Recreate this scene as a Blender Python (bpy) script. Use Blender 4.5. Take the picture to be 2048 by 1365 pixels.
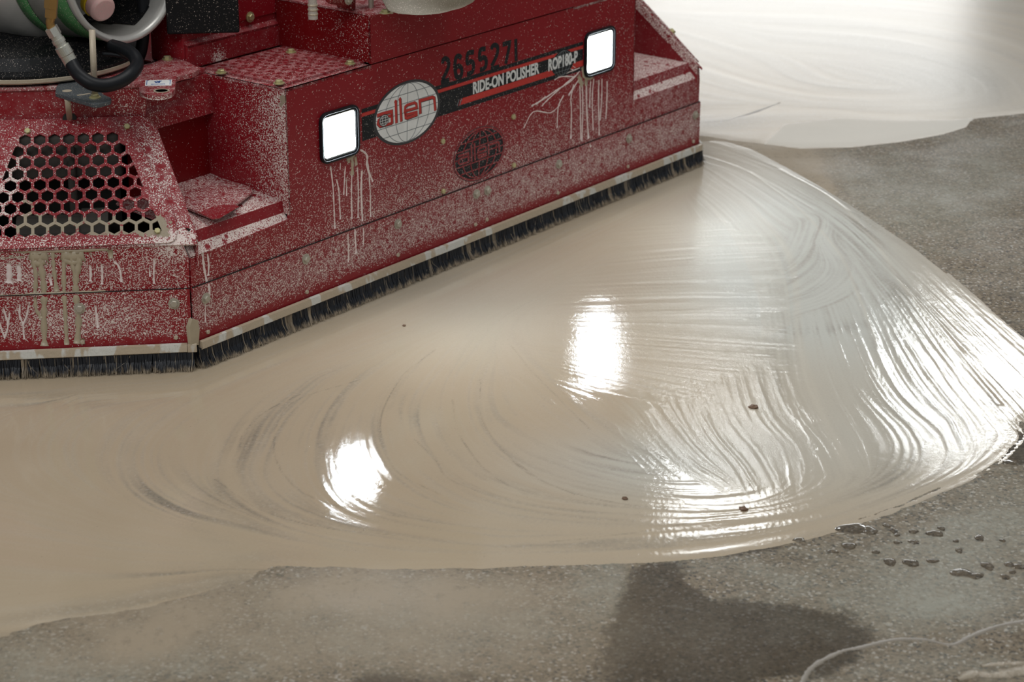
import bpy, bmesh, math, random
import numpy as np
from mathutils import Vector, Matrix
from math import sin, cos, tan, radians, pi, sqrt, hypot, atan2

SC = bpy.context.scene
COL = SC.collection
for o in list(bpy.data.objects):
    bpy.data.objects.remove(o)
rnd = random.Random(7)
rng = np.random.default_rng(7)

# ------------------------------------------------------------------ camera
FPX = 4290.0
PITCH = radians(21.0); ROLL = radians(0.1485); CAMH = 1.5
cam_p = np.array([0, 0, CAMH])
fwd = np.array([0, cos(PITCH), -sin(PITCH)])
_r = np.array([1., 0, 0]); _u = np.array([0, sin(PITCH), cos(PITCH)])
rgt = _r*cos(ROLL)+_u*sin(ROLL); upv = _u*cos(ROLL)-_r*sin(ROLL)
cd = bpy.data.cameras.new('camera'); cam = bpy.data.objects.new('camera', cd); COL.objects.link(cam)
cd.sensor_width = 36; cd.lens = FPX*36/2048
mw = Matrix.Identity(4)
for i in range(3):
    mw[i][0] = rgt[i]; mw[i][1] = upv[i]; mw[i][2] = -fwd[i]; mw[i][3] = cam_p[i]
cam.matrix_world = mw
cd.dof.use_dof = True; cd.dof.focus_distance = 3.95; cd.dof.aperture_fstop = 6.0
cd.clip_end = 200
SC.camera = cam

# ------------------------------------------------------------------ world, lights, exposure
wd = bpy.data.worlds.new('hall'); SC.world = wd; wd.use_nodes = True
bg = wd.node_tree.nodes['Background']
bg.inputs[0].default_value = (0.95, 0.985, 1.0, 1); bg.inputs[1].default_value = 0.24

def area(name, loc, target, sx, sy, power, color=(1, 1, 1)):
    l = bpy.data.lights.new(name, 'AREA'); l.shape = 'RECTANGLE'; l.size = sx; l.size_y = sy
    l.energy = power; l.color = color
    o = bpy.data.objects.new(name, l); COL.objects.link(o); o.location = loc
    d = Vector(target)-Vector(loc); o.rotation_euler = d.to_track_quat('-Z', 'Y').to_euler()
    return o
# rows of ceiling fixtures in the hall
area('ceiling_light', (0.5, 4.2, 6.0), (0.3, 4.0, 0), 5.0, 1.6, 96, (1, .98, .95))
area('ceiling_light', (-2.5, -1.5, 5.5), (-0.2, 3.8, 0.2), 5.0, 1.6, 125, (1, 1, 1))
area('ceiling_light', (4.1, 17.3, 5.5), (0.9, 4, 0), 1.3, .5, 40, (.97, 1, 1))
area('ceiling_light', (1.75, 16.6, 6.1), (0.5, 4, 0), 0.8, 0.4, 15, (.97, 1, 1))
# bright doorway far behind the machine
area('doorway_light', (2.9, 22.0, 2.6), (1.0, 6, 0), 3.6, 2.6, 95, (1, 1, .98))
SC.view_settings.view_transform = 'Standard'; SC.view_settings.look = 'None'
SC.view_settings.gamma = 1; SC.view_settings.exposure = 0.42
SC.view_settings.use_curve_mapping = False

# ------------------------------------------------------------------ frames of the machine
A1 = radians(37.5); A0 = radians(82.5)
d1 = np.array([sin(A1), cos(A1), 0]); n1 = np.array([cos(A1), -sin(A1), 0])
d0 = np.array([sin(A0), cos(A0), 0]); n0 = np.array([cos(A0), -sin(A0), 0])
Z3 = np.array([0, 0, 1.])
def ray(x, y): return fwd*FPX+rgt*(x-1024)-upv*(y-682.5)
def hit(x, y, p0, n):
    r = ray(x, y); return cam_p+r*(((p0-cam_p)@n)/(r@n))
def proj(P):
    v = np.asarray(P)-cam_p; d = v@fwd
    return 1024+FPX*(v@rgt)/d, 682.5-FPX*(v@upv)/d
def ground(x, y, z=0.0): return hit(x, y, np.array([0, 0, z]), Z3)
CO = ground(392, 738)                       # foot of the machine's front corner
LEN = 1.738                                 # length of the long front face
def W(s, w, z): return CO+d1*s-n1*w+Z3*z    # long front face: along, inward, up
def LW(a, w, z): return CO+d0*a-n0*w+Z3*z   # chamfered corner face
def onf(x, y, w=0.0):                       # pixel of the photograph -> (s, z) on the front face
    q = hit(x, y, CO-n1*w, n1)-CO; return q@d1, q[2]
def onl(x, y, w=0.0):
    q = hit(x, y, CO-n0*w, n0)-CO; return q@d0, q[2]
def l2m(a, w): return .70711*(a+w), .70711*(w-a)
TILT = radians(43); ZB = .247
capn = n0*cos(TILT)+Z3*sin(TILT)            # normal of the sloped corner cap
capu = -n0*sin(TILT)+Z3*cos(TILT)           # up the slope
def CP(a, t, h=0.0): return CO+Z3*ZB+d0*a+capu*t+capn*h
def onc(x, y, h=0.0):
    p0 = CO+Z3*ZB+capn*h; q = hit(x, y, p0, capn)-p0; return q@d0, q@capu

# ------------------------------------------------------------------ node helpers
class NT:
    def __init__(s, name):
        s.m = bpy.data.materials.new(name); s.m.use_nodes = True
        s.t = s.m.node_tree; s.t.nodes.clear()
        s.out = s.t.nodes.new('ShaderNodeOutputMaterial')
    def n(s, kind, **kw):
        nd = s.t.nodes.new(kind)
        for k, v in kw.items():
            if k[0] == '_': setattr(nd, k[1:], v)
        for k, v in kw.items():
            if k[0] != '_':
                key = int(k[1:]) if k[0] == 'i' and k[1:].isdigit() else k.replace('__', ' ')
                s.set(nd.inputs[key], v)
        return nd
    def set(s, inp, v):
        if hasattr(v, 'links') or hasattr(v, 'is_output'): s.t.links.new(v, inp)
        elif isinstance(v, (tuple, list)) and len(v) == 3 and inp.type == 'RGBA': inp.default_value = (*v, 1)
        else: inp.default_value = v
    def math(s, op, a, b=0.0, c=None, clamp=False):
        nd = s.t.nodes.new('ShaderNodeMath'); nd.operation = op; nd.use_clamp = clamp
        s.set(nd.inputs[0], a); s.set(nd.inputs[1], b)
        if c is not None: s.set(nd.inputs[2], c)
        return nd.outputs[0]
    def ramp(s, v, lo, hi, a=0.0, b=1.0):
        nd = s.t.nodes.new('ShaderNodeMapRange'); nd.interpolation_type = 'SMOOTHSTEP' if hasattr(lo, 'links') is False and not hasattr(lo, 'is_output') else 'LINEAR'
        s.set(nd.inputs[0], v); s.set(nd.inputs[1], lo); s.set(nd.inputs[2], hi); s.set(nd.inputs[3], a); s.set(nd.inputs[4], b)
        return nd.outputs[0]
    def mix(s, f, a, b):
        nd = s.t.nodes.new('ShaderNodeMix'); nd.data_type = 'RGBA'
        s.set(nd.inputs[0], f); s.set(nd.inputs[6], a); s.set(nd.inputs[7], b)
        return nd.outputs[2]
    def noise(s, co, scale, detail=2.0, rough=.5, dist=0.0):
        nd = s.n('ShaderNodeTexNoise', Scale=scale, Detail=detail, Roughness=rough, Distortion=dist)
        s.t.links.new(co, nd.inputs['Vector']); return nd.outputs[0]
    def voro(s, co, scale, feature='F1', rand=1.0):
        nd = s.n('ShaderNodeTexVoronoi', _feature=feature, Scale=scale, Randomness=rand)
        s.t.links.new(co, nd.inputs['Vector']); return nd
    def attr(s, name): return s.n('ShaderNodeAttribute', _attribute_name=name).outputs['Fac']
    def pos(s): return s.n('ShaderNodeNewGeometry').outputs['Position']
    def scale(s, co, v):
        nd = s.t.nodes.new('ShaderNodeVectorMath'); nd.operation = 'MULTIPLY'
        s.t.links.new(co, nd.inputs[0]); nd.inputs[1].default_value = v; return nd.outputs[0]
    def bsdf(s, **kw):
        b = s.n('ShaderNodeBsdfPrincipled', **kw); s.t.links.new(b.outputs[0], s.out.inputs[0]); return b
    def bump(s, h, dist, strength=1.0):
        b = s.n('ShaderNodeBump', Strength=strength, Distance=dist, Height=h); return b.outputs[0]

DUST = (.56, .48, .41); WET = (.33, .275, .20)
def simple(name, col, rough=.5, metal=0.0, dust=0.0, var=.15, **kw):
    """plain material with slight variation and optional dried specks"""
    t = NT(name); p = t.pos()
    n1_ = t.noise(p, 35, 3)
    c = t.mix(n1_, tuple(max(0, x*(1-var)) for x in col), tuple(min(1, x*(1+var)) for x in col))
    r = rough
    if dust:
        f = t.noise(p, 420, 2, .6)
        m = t.ramp(f, .72-dust*.4, .76-dust*.4)
        c = t.mix(m, c, DUST); 
        r = t.math('ADD', t.math('MULTIPLY', m, .6), rough, clamp=True)
    b = t.bsdf(Base__Color=c, Roughness=r, Metallic=metal)
    if max(col) < .03: b.inputs['Specular IOR Level'].default_value = .22
    for k, v in kw.items(): b.inputs[k.replace('__', ' ')].default_value = v
    return t.m

def red_paint(name, col):
    t = NT(name); p = t.pos()
    dust = t.attr('dust'); haze = t.attr('haze'); wet = t.attr('wet')
    base = t.mix(t.noise(p, 9, 3), tuple(x*.88 for x in col), tuple(x*1.1 for x in col))
    # dried wash, mottled
    mot = t.noise(p, 60, 4, .65)
    sv = t.voro(p, 52); sc_ = t.n('ShaderNodeSeparateColor', Color=sv.outputs['Color'])
    spot = t.math('MULTIPLY', t.ramp(t.math('ADD', sv.outputs['Distance'], t.math('MULTIPLY', mot, .25)), t.math('ADD', .34, t.math('MULTIPLY', sc_.outputs[1], .25)), .26), t.ramp(sc_.outputs[0], .35, .45))
    spot = t.math('MULTIPLY', spot, t.ramp(haze, .15, .4)); keep_ = t.math('SUBTRACT', 1.0, t.math('MULTIPLY', spot, .85))
    haze = t.math('MULTIPLY', haze, keep_); dust = t.math('MULTIPLY', dust, keep_)
    hz = t.math('MULTIPLY', haze, t.ramp(mot, .38, .60, .12, 1.0))
    base = t.mix(t.math('MULTIPLY', hz, .50, clamp=True), base, (.56, .37, .37))
    # fine specks
    d2 = t.math('ADD', dust, t.math('MULTIPLY', t.math('SUBTRACT', mot, .5), .35))
    f1 = t.noise(p, 400, 1.5, .5)
    thr = t.math('SUBTRACT', .765, t.math('MULTIPLY', d2, .36))
    m1 = t.ramp(t.math('SUBTRACT', f1, thr), 0.0, .035)
    v = t.voro(t.scale(p, (1, 1, .8)), 260)
    sz = t.math('MULTIPLY', t.n('ShaderNodeSeparateColor', Color=v.outputs['Color']).outputs[0], t.math('ADD', t.math('MULTIPLY', d2, .34), .10))
    m2 = t.ramp(t.math('SUBTRACT', sz, v.outputs['Distance']), -.10, -.06)
    m2 = t.math('MULTIPLY', m2, t.ramp(t.noise(p, 140, 1), .50, .56))
    m = t.math('MAXIMUM', m1, m2)
    dc = t.mix(t.noise(p, 180, 1), (.58, .47, .42), (.82, .72, .68))
    c = t.mix(m, base, dc)
    wm = t.ramp(t.math('ADD', wet, t.math('MULTIPLY', t.math('SUBTRACT', t.noise(p, 70, 4, .7), .5), 1.0)), .45, .52)
    c = t.mix(wm, c, WET)
    dry = t.math('MAXIMUM', m, t.math('MULTIPLY', hz, .8))
    r = t.math('ADD', t.math('MULTIPLY', dry, .45), .32, clamp=True)
    hgt = t.math('ADD', m, t.math('MULTIPLY', wm, 1.5))
    t.bsdf(Base__Color=c, Roughness=r, Normal=t.bump(hgt, .0006, .5), **{'Specular IOR Level': .32})
    return t.m

M = {}
M['red'] = red_paint('red_paint', (.235, .0075, .014))
M['dark_red'] = red_paint('darkened_red_paint', (.17, .003, .005))  # darker copy of the red, carries the well's shade in its colour
M['strip'] = None
t = NT('slurry_coated_strip'); p = t.pos()
f = t.ramp(t.noise(t.scale(p, (1, 1, .5)), 22, 3, .6), .50, .56)
c = t.mix(f, (.44, .36, .26), (.58, .57, .52)); c = t.mix(t.ramp(t.noise(p, 500, 2), .62, .68, 0, .5), c, (.28, .25, .2))
t.bsdf(Base__Color=c, Roughness=t.mix(f, (.35,)*3, (.6,)*3), Normal=t.bump(t.noise(p, 90, 4), .0015)); M['strip'] = t.m
# bristles: black nylon, tips wetted by slurry, stray strands painted pale as lit
t = NT('black_bristles'); p = t.pos(); zz = t.n('ShaderNodeSeparateXYZ', Vector=p).outputs[2]
nz = t.noise(t.scale(p, (1, 1, .12)), 95, 3, .65)
tipm = t.ramp(t.math('ADD', zz, t.math('MULTIPLY', t.math('SUBTRACT', nz, .5), -.045)), .000, .014, 1, 0)
m2 = t.math('MULTIPLY', t.attr('pale'), .75)
msk = t.math('MAXIMUM', tipm, m2, clamp=True)
c = t.mix(msk, (.006, .008, .013), (.36, .285, .195)); t.bsdf(Base__Color=c, Roughness=.45); M['bristle'] = t.m
M['black'] = simple('black_rubber', (.006, .007, .008), .5, dust=.16)
M['black_clean'] = simple('black_plastic_bezel', (.007, .008, .010), .45)
M['dark'] = simple('dark_interior', (.02, .018, .016), .7)
M['interior'] = simple('dusty_grey_interior', (.06, .052, .044), .8)
M['engine'] = simple('black_engine_metal', (.005, .0055, .0065), .45, dust=.16)
M['bolt'] = simple('zinc_bolt', (.46, .43, .36), .42, .6, dust=.3)
M['yellow_bolt'] = simple('yellow_zinc_bolt', (.50, .46, .24), .4, .6, dust=.3)
M['tan'] = simple('slurry_drip', (.40, .335, .235), .35)
M['dry'] = simple('dried_slurry_run', (.74, .63, .60), .7)
M['fleck'] = simple('dried_slurry_fleck', (.82, .72, .66), .7)
M['steel'] = simple('brushed_aluminium', (.50, .49, .46), .30, .35)
M['green'] = simple('green_band_paint', (.06, .20, .07), .5, dust=.24)
M['brass'] = simple('brass_fitting', (.42, .25, .09), .38, .8)
M['silver'] = simple('crimped_silver', (.62, .62, .56), .35, .8, dust=.2)
M['grey_plate'] = simple('dusty_grey_plate', (.055, .065, .072), .6, dust=.22)
M['rod'] = simple('slurry_spattered_rod', (.46, .39, .29), .45, .2, dust=.3)
M['yellow'] = simple('yellow_valve', (.62, .43, .015), .4)
M['white'] = simple('white_sticker', (.80, .81, .80), .45)
M['grey_line'] = simple('grey_print', (.20, .22, .23), .5)
M['ink'] = simple('black_print', (.010, .012, .015), .5, dust=.10)
M['ink_plain'] = simple('black_print_clean', (.03, .03, .035), .5)
M['orange_red'] = simple('bright_red_print', (.50, .025, .018), .45, dust=.06)
M['letter_white'] = simple('white_print', (.72, .73, .72), .5)
M['blue'] = simple('blue_print', (.03, .09, .30), .5)
M['pink_cap'] = simple('pink_spattered_cap', (.70, .42, .40), .6, dust=.3)
M['canvas'] = simple('dusty_canvas', (.30, .27, .22), .9, dust=.3)
M['pale_hose'] = simple('dusty_pale_hose', (.42, .37, .32), .7, dust=.35)
M['chip'] = simple('brown_grit', (.13, .07, .035), .6)
t = NT('lamp_lens'); e = t.n('ShaderNodeEmission', Color=(.86, .94, 1.0), Strength=60.0); t.t.links.new(e.outputs[0], t.out.inputs[0]); M['lens'] = t.m

# ---- floor materials
def terrazzo(t, p, milky=None, wet=None):
    v = t.voro(p, 230); sep = t.n('ShaderNodeSeparateColor', Color=v.outputs['Color'])
    a = t.mix(sep.outputs[0], (.085, .062, .038), (.25, .195, .13))
    a = t.mix(t.ramp(sep.outputs[1], .90, .93), a, (.40, .37, .32))
    a = t.mix(t.ramp(sep.outputs[2], .90, .93), a, (.035, .032, .028))
    v2 = t.voro(p, 120); s2 = t.n('ShaderNodeSeparateColor', Color=v2.outputs['Color'])
    chip = t.math('MULTIPLY', t.ramp(s2.outputs[0], .76, .80), t.ramp(v2.outputs['Distance'], .42, .34))
    cc = t.mix(s2.outputs[1], (.13, .075, .035), (.46, .41, .33))
    a = t.mix(t.math('MULTIPLY', chip, .8), a, cc)
    a = t.mix(t.ramp(t.noise(p, 420, 2), .35, .65), a, t.mix(.5, a, (.17, .15, .12)))
    if wet is not None:
        a = t.mix(t.math('MULTIPLY', wet, .76), a, (.026, .017, .008))
    if milky is not None:
        a = t.mix(t.math('MULTIPLY', milky, .85), a, (.30, .295, .245))
    return a
t = NT('wet_ground_concrete'); p = t.pos()
n_big = t.noise(p, 2.6, 7, .70, .3); n_mid = t.noise(p, 14, 7, .72, .3)
wet = t.ramp(t.math('ADD', t.attr('wet'), t.math('MULTIPLY', t.math('ADD', t.math('SUBTRACT', n_big, .5), t.math('MULTIPLY', t.math('SUBTRACT', n_mid, .5), .7)), 1.6)), .40, .64)
ml = t.math('MULTIPLY', t.math('ADD', t.attr('milky'), t.ramp(n_mid, .42, .66, -.12, .30)), t.ramp(t.noise(t.scale(p, (1, .7, 1)), 130, 4, .6), .30, .66, .55, 1.0), clamp=True)
ml = t.math('MULTIPLY', ml, t.math('SUBTRACT', 1.0, t.math('MULTIPLY', wet, .7)))
col = terrazzo(t, p, ml, wet)
tn = t.math('MULTIPLY', t.attr('tan'), t.ramp(t.noise(t.scale(p, (1, .6, 1)), 70, 4, .65), .30, .50, .6, 1.0)); col = t.mix(tn, col, (.33, .27, .195))
hb = t.math('ADD', t.noise(p, 90, 4, .6), t.math('MULTIPLY', t.noise(p, 30, 3), .5))
t.bsdf(Base__Color=col, Roughness=t.ramp(t.noise(p, 5, 4), .35, .65, .42, .58), Normal=t.bump(hb, .002, .3), **{'IOR': 1.33, 'Specular IOR Level': .14}); M['floor'] = t.m

t = NT('wet_tan_slurry'); p = t.pos()
thin = t.attr('thin'); line = t.attr('line')
sl = t.mix(t.noise(p, 3.2, 4, .55), (.395, .312, .212), (.46, .378, .272))
sl = t.mix(t.attr('cool'), sl, (.50, .50, .455))
sl = t.mix(t.ramp(line, .0, 1.0, 0, .30), sl, (.56, .50, .41))
und = t.mix(.45, terrazzo(t, p), (.21, .205, .175))
fine = t.noise(p, 260, 3, .6)
th = t.math('ADD', thin, t.math('MULTIPLY', t.math('SUBTRACT', fine, .5), .22), clamp=True)
c = t.mix(th, sl, und)
bub = t.voro(p, 120)
bm_ = t.math('MULTIPLY', t.ramp(bub.outputs['Distance'], .16, .02), t.ramp(t.n('ShaderNodeSeparateColor', Color=bub.outputs['Color']).outputs[0], .93, .96))
c = t.mix(t.math('MULTIPLY', bm_, .25), c, (.12, .10, .07))
hh = t.math('ADD', t.math('MULTIPLY', t.noise(p, 330, 3, .6), t.math('ADD', t.math('MULTIPLY', t.attr('grain'), .45), .02)), t.math('MULTIPLY', bm_, .8))
t.bsdf(Base__Color=c, Roughness=t.attr('rough'), Normal=t.bump(hh, .0011, .55), **{'IOR': 1.38}); M['slurry'] = t.m
t = NT('dried_smear'); p = t.pos()
c = t.mix(t.noise(p, 60, 3), (.19, .165, .13), (.235, .205, .165)); t.bsdf(Base__Color=c, Roughness=.4, Normal=t.bump(t.noise(p, 200, 3), .001, .4)); M['smear'] = t.m
t = NT('water_drop'); p = t.pos()
t.bsdf(Base__Color=t.mix(.5, terrazzo(t, p), (.030, .022, .012)), Roughness=.05, **{'IOR': 1.33}); M['water'] = t.m

# ------------------------------------------------------------------ mesh helpers
def mesh(name, V, Fc, mat=None, smooth=False):
    me = bpy.data.meshes.new(name); me.from_pydata([tuple(map(float, v)) for v in V], [], Fc)
    if mat: me.materials.append(mat)
    if smooth: me.shade_smooth()
    me.update(); return me
def thing(name, loc, label, cat, group=None):
    o = bpy.data.objects.new(name, None); COL.objects.link(o); o.location = loc; o['label'] = label; o['category'] = cat
    o.empty_display_size = .1
    if group: o['group'] = group
    return o
def tag(o, label, cat, group=None, kind=None):
    if label: o['label'] = label
    if cat: o['category'] = cat
    if group: o['group'] = group
    if kind: o['kind'] = kind
    return o
ROOT = Vector(W(.87, .55, 0))
def part(name, V, Fc, mat, parent, smooth=False, bevel=0.0, label=None, seg=2):
    """V in world metres; every part of the machine keeps its origin at the machine's root"""
    V = [Vector(v)-ROOT for v in V]
    me = mesh(name, V, Fc, mat, smooth); o = bpy.data.objects.new(name, me); COL.objects.link(o); o.parent = parent
    if bevel:
        md = o.modifiers.new('bevel', 'BEVEL'); md.width = bevel; md.segments = seg; md.limit_method = 'ANGLE'; md.angle_limit = radians(35)
        me.shade_smooth(); 
        wn = o.modifiers.new('wn', 'WEIGHTED_NORMAL'); wn.keep_sharp = True
    if label: o['label'] = label
    return o
def plate(outer, holes, to3, thick, step=None, nrm=None):
    """flat sheet with holes. outer/holes: 2D loops; to3(x, y, h) -> world; front at h=0"""
    bm = bmesh.new()
    for lp in [outer]+holes:
        vs = [bm.verts.new((x, y, 0)) for x, y in lp]
        for i in range(len(vs)): bm.edges.new((vs[i], vs[(i+1) % len(vs)]))
    bmesh.ops.triangle_fill(bm, use_beauty=True, use_dissolve=False, edges=bm.edges[:])
    if step:
        xs = [p[0] for p in outer]; ys = [p[1] for p in outer]
        for ax, lo, hi in ((0, min(xs), max(xs)), (1, min(ys), max(ys))):
            k = lo+step
            while k < hi-1e-4:
                co = (k, 0, 0) if ax == 0 else (0, k, 0); no = (1, 0, 0) if ax == 0 else (0, 1, 0)
                bmesh.ops.bisect_plane(bm, geom=bm.verts[:]+bm.edges[:]+bm.faces[:], dist=1e-6, plane_co=co, plane_no=no); k += step
    bmesh.ops.recalc_face_normals(bm, faces=bm.faces[:])
    if bm.faces and bm.faces[:][0].normal.z < 0: bmesh.ops.reverse_faces(bm, faces=bm.faces[:])
    bm.verts.index_update()
    n = len(bm.verts); P = [(v.co.x, v.co.y) for v in bm.verts]
    Fc = [[v.index for v in f.verts] for f in bm.faces]
    bd = [(l.vert.index, l.link_loop_next.vert.index) for e in bm.edges if len(e.link_faces) == 1 for l in e.link_loops]
    bm.free()
    V = [to3(x, y, 0) for x, y in P]+[to3(x, y, -thick) for x, y in P]
    FF = Fc+[[i+n for i in reversed(f)] for f in Fc]+[[b, a, a+n, b+n] for a, b in bd]
    return V, FF
def face3(w0=0.0): return lambda s, z, h: W(s, w0-h, z)
def left3(w0=0.0): return lambda a, z, h: LW(a, w0-h, z)
def box(fn, x0, x1, y0, y1, z0, z1):
    V = [fn(x, y, z) for z in (z0, z1) for y in (y0, y1) for x in (x0, x1)]
    return V, [[0, 2, 3, 1], [4, 5, 7, 6], [0, 1, 5, 4], [2, 6, 7, 3], [0, 4, 6, 2], [1, 3, 7, 5]]
def prism(pts_a, pts_b):
    n = len(pts_a)
    return list(pts_a)+list(pts_b), [list(range(n)), list(range(2*n-1, n-1, -1))]+[[i, i+n, (i+1) % n+n, (i+1) % n] for i in range(n)]
def rrect(x0, x1, y0, y1, r, seg=6):
    out = []
    for cx, cy, a0 in ((x1-r, y1-r, 0), (x0+r, y1-r, 90), (x0+r, y0+r, 180), (x1-r, y0+r, 270)):
        for k in range(seg+1):
            a = radians(a0+90*k/seg); out.append((cx+r*cos(a), cy+r*sin(a)))
    return out
def rpoly(pts, r, seg=5):
    """round the corners of a polygon; r may be a list"""
    out = []; n = len(pts)
    for i in range(n):
        p = Vector(pts[i]).to_2d() if False else Vector((pts[i][0], pts[i][1])); a = Vector(pts[i-1][:2]); b = Vector(pts[(i+1) % n][:2])
        rr = r[i] if isinstance(r, (list, tuple)) else r
        if rr <= 0: out.append(tuple(p)); continue
        ua = (a-p); ub = (b-p); l = min(rr, ua.length*.45, ub.length*.45); q0 = p+ua.normalized()*l; q1 = p+ub.normalized()*l
        for k in range(seg+1):
            t_ = k/seg; q = q0*(1-t_)**2+p*2*t_*(1-t_)+q1*t_*t_; out.append((q.x, q.y))
    return out
def tube(path, radii, seg=14, cap=True):
    P = [np.array(p, float) for p in path]; n = len(P)
    if not hasattr(radii, '__len__'): radii = [radii]*n
    T = [P[min(i+1, n-1)]-P[max(i-1, 0)] for i in range(n)]; T = [v/np.linalg.norm(v) for v in T]
    ref = np.array([0, 0, 1.]) if abs(T[0][2]) < .9 else np.array([1., 0, 0])
    u = np.cross(T[0], ref); u /= np.linalg.norm(u); V = []; Fc = []
    for i in range(n):
        u = u-T[i]*(u@T[i]); u /= np.linalg.norm(u); v = np.cross(T[i], u)
        for k in range(seg):
            a = 2*pi*k/seg; V.append(P[i]+radii[i]*(cos(a)*u+sin(a)*v))
    for i in range(n-1):
        for k in range(seg):
            a = i*seg+k; b = i*seg+(k+1) % seg; Fc.append([a, b, b+seg, a+seg])
    if cap: Fc.append(list(range(seg-1, -1, -1))); Fc.append(list(range((n-1)*seg, n*seg)))
    return V, Fc
def lathe(origin, axis, prof, seg=40, closed=False, hexn=None):
    """prof: (distance along axis, radius)"""
    axis = np.array(axis, float); axis /= np.linalg.norm(axis)
    ref = np.array([0, 0, 1.]) if abs(axis[2]) < .9 else np.array([1., 0, 0])
    u = np.cross(axis, ref); u /= np.linalg.norm(u); v = np.cross(axis, u); sg = hexn or seg
    V = []; Fc = []; n = len(prof)
    for d, r in prof:
        for k in range(sg):
            a = 2*pi*k/sg; V.append(np.array(origin)+axis*d+r*(cos(a)*u+sin(a)*v))
    for i in range(n if closed else n-1):
        for k in range(sg):
            a = i*sg+k; b = i*sg+(k+1) % sg; j = (i+1) % n; c = j*sg+(k+1) % sg; d = j*sg+k; Fc.append([a, b, c, d])
    if not closed:
        if prof[0][1] > 1e-6: Fc.append(list(range(sg-1, -1, -1)))
        if prof[-1][1] > 1e-6: Fc.append(list(range((n-1)*sg, n*sg)))
    return V, Fc
def join(lst):
    V = []; Fc = []
    for v, f in lst:
        k = len(V); V += list(v); Fc += [[i+k for i in q] for q in f]
    return V, Fc
def thick_line(pts, w, closed=False):
    """2D polyline -> 2D ribbon (left pts, right pts). w may be list"""
    n = len(pts); L = []; R = []
    for i in range(n):
        if closed: a = pts[i-1]; b = pts[(i+1) % n]
        else: a = pts[max(i-1, 0)]; b = pts[min(i+1, n-1)]
        p = pts[i]
        e1 = np.array(p)-np.array(a) if (closed or i > 0) else np.array(b)-np.array(p)
        e2 = np.array(b)-np.array(p) if (closed or i < n-1) else e1
        e1 = e1/(np.linalg.norm(e1)+1e-12); e2 = e2/(np.linalg.norm(e2)+1e-12)
        m = np.array([-(e1[1]+e2[1]), e1[0]+e2[0]]); m /= (np.linalg.norm(m)+1e-12)
        k = max(.5, m@np.array([-e1[1], e1[0]])); hw = (w[i] if hasattr(w, '__len__') else w)/2
        L.append(np.array(p)+m*hw/k); R.append(np.array(p)-m*hw/k)
    return L, R
def ribbon(pts, w, to3, h0, h1, closed=False, dome=False):
    """raised ribbon: top at h1, skirts down to h0"""
    L, R = thick_line(pts, w, closed); n = len(pts); V = []; Fc = []
    for i in range(n):
        V += [to3(L[i][0], L[i][1], h0), to3(L[i][0], L[i][1], h0+(h1-h0)*(.4 if dome else 1)),
              to3(pts[i][0], pts[i][1], h1), to3(R[i][0], R[i][1], h0+(h1-h0)*(.4 if dome else 1)), to3(R[i][0], R[i][1], h0)]
    for i in range(n if closed else n-1):
        j = (i+1) % n
        for k in range(4): Fc.append([i*5+k, i*5+k+1, j*5+k+1, j*5+k])
    if not closed: Fc += [[0, 1, 2, 3, 4], [(n-1)*5+4, (n-1)*5+3, (n-1)*5+2, (n-1)*5+1, (n-1)*5]]
    return V, Fc
def disc(cx, cy, rx, ry, to3, h0, h1, seg=48, rot=0.0):
    P = [(cx+rx*cos(2*pi*k/seg), cy+ry*sin(2*pi*k/seg)) for k in range(seg)]
    return prism([to3(x, y, h1) for x, y in P], [to3(x, y, h0) for x, y in P])
def flat(poly, to3, h0, h1):
    return prism([to3(x, y, h1) for x, y in poly], [to3(x, y, h0) for x, y in poly])

# ---- dirt painted where the photograph shows it: blobs in photograph pixels evaluated on the part's own surface
def blob(x, y, cx, cy, rx, ry, ang=0.0, p=2.0):
    a = radians(ang); u = (x-cx)*cos(a)+(y-cy)*sin(a); v = -(x-cx)*sin(a)+(y-cy)*cos(a)
    return np.exp(-((np.abs(u)/rx)**p+(np.abs(v)/ry)**p))
def dirt(o, dust=None, haze=None, wet=None):
    me = o.data; n = len(me.vertices); co = np.empty(n*3, np.float32); me.vertices.foreach_get('co', co)
    P = co.reshape(-1, 3)+np.array(ROOT); x, y = proj(P)
    for nm, fn in (('dust', dust), ('haze', haze), ('wet', wet)):
        a = me.attributes.new(nm, 'FLOAT', 'POINT')
        v = np.zeros(n) if fn is None else (np.full(n, fn) if isinstance(fn, (int, float)) else np.clip(fn(x, y), 0, 1.3))
        a.data.foreach_set('value', v.astype(np.float32))
    return o

# ================================================================== FLOOR
def smooth_noise(shape, cell, seed):
    r = np.random.default_rng(seed); gy, gx = int(shape[0]/cell)+3, int(shape[1]/cell)+3
    g = r.random((gy, gx)); yy = np.arange(shape[0])/cell; xx = np.arange(shape[1])/cell
    i = yy.astype(int); j = xx.astype(int); fy = yy-i; fx = xx-j; fy = fy*fy*(3-2*fy); fx = fx*fx*(3-2*fx)
    a = g[i][:, j]; b = g[i][:, j+1]; c = g[i+1][:, j]; d = g[i+1][:, j+1]; fy = fy[:, None]; fx = fx[None]
    return (a*(1-fx)+b*fx)*(1-fy)+(c*(1-fx)+d*fx)*fy
def sdist(X, Y, poly):
    """signed distance, positive inside"""
    P = np.array(poly); n = len(P); D = np.full(X.shape, 1e9); ins = np.zeros(X.shape, bool)
    for i in range(n):
        a = P[i]; b = P[(i+1) % n]; e = b-a
        t_ = np.clip(((X-a[0])*e[0]+(Y-a[1])*e[1])/(e@e+1e-12), 0, 1)
        D = np.minimum(D, (X-a[0]-t_*e[0])**2+(Y-a[1]-t_*e[1])**2)
        if abs(e[1]) > 1e-12:
            c = ((a[1] > Y) != (b[1] > Y)) & (X < (e[0])*(Y-a[1])/e[1]+a[0]); ins ^= c
    return np.sqrt(D)*np.where(ins, 1, -1)
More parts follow.
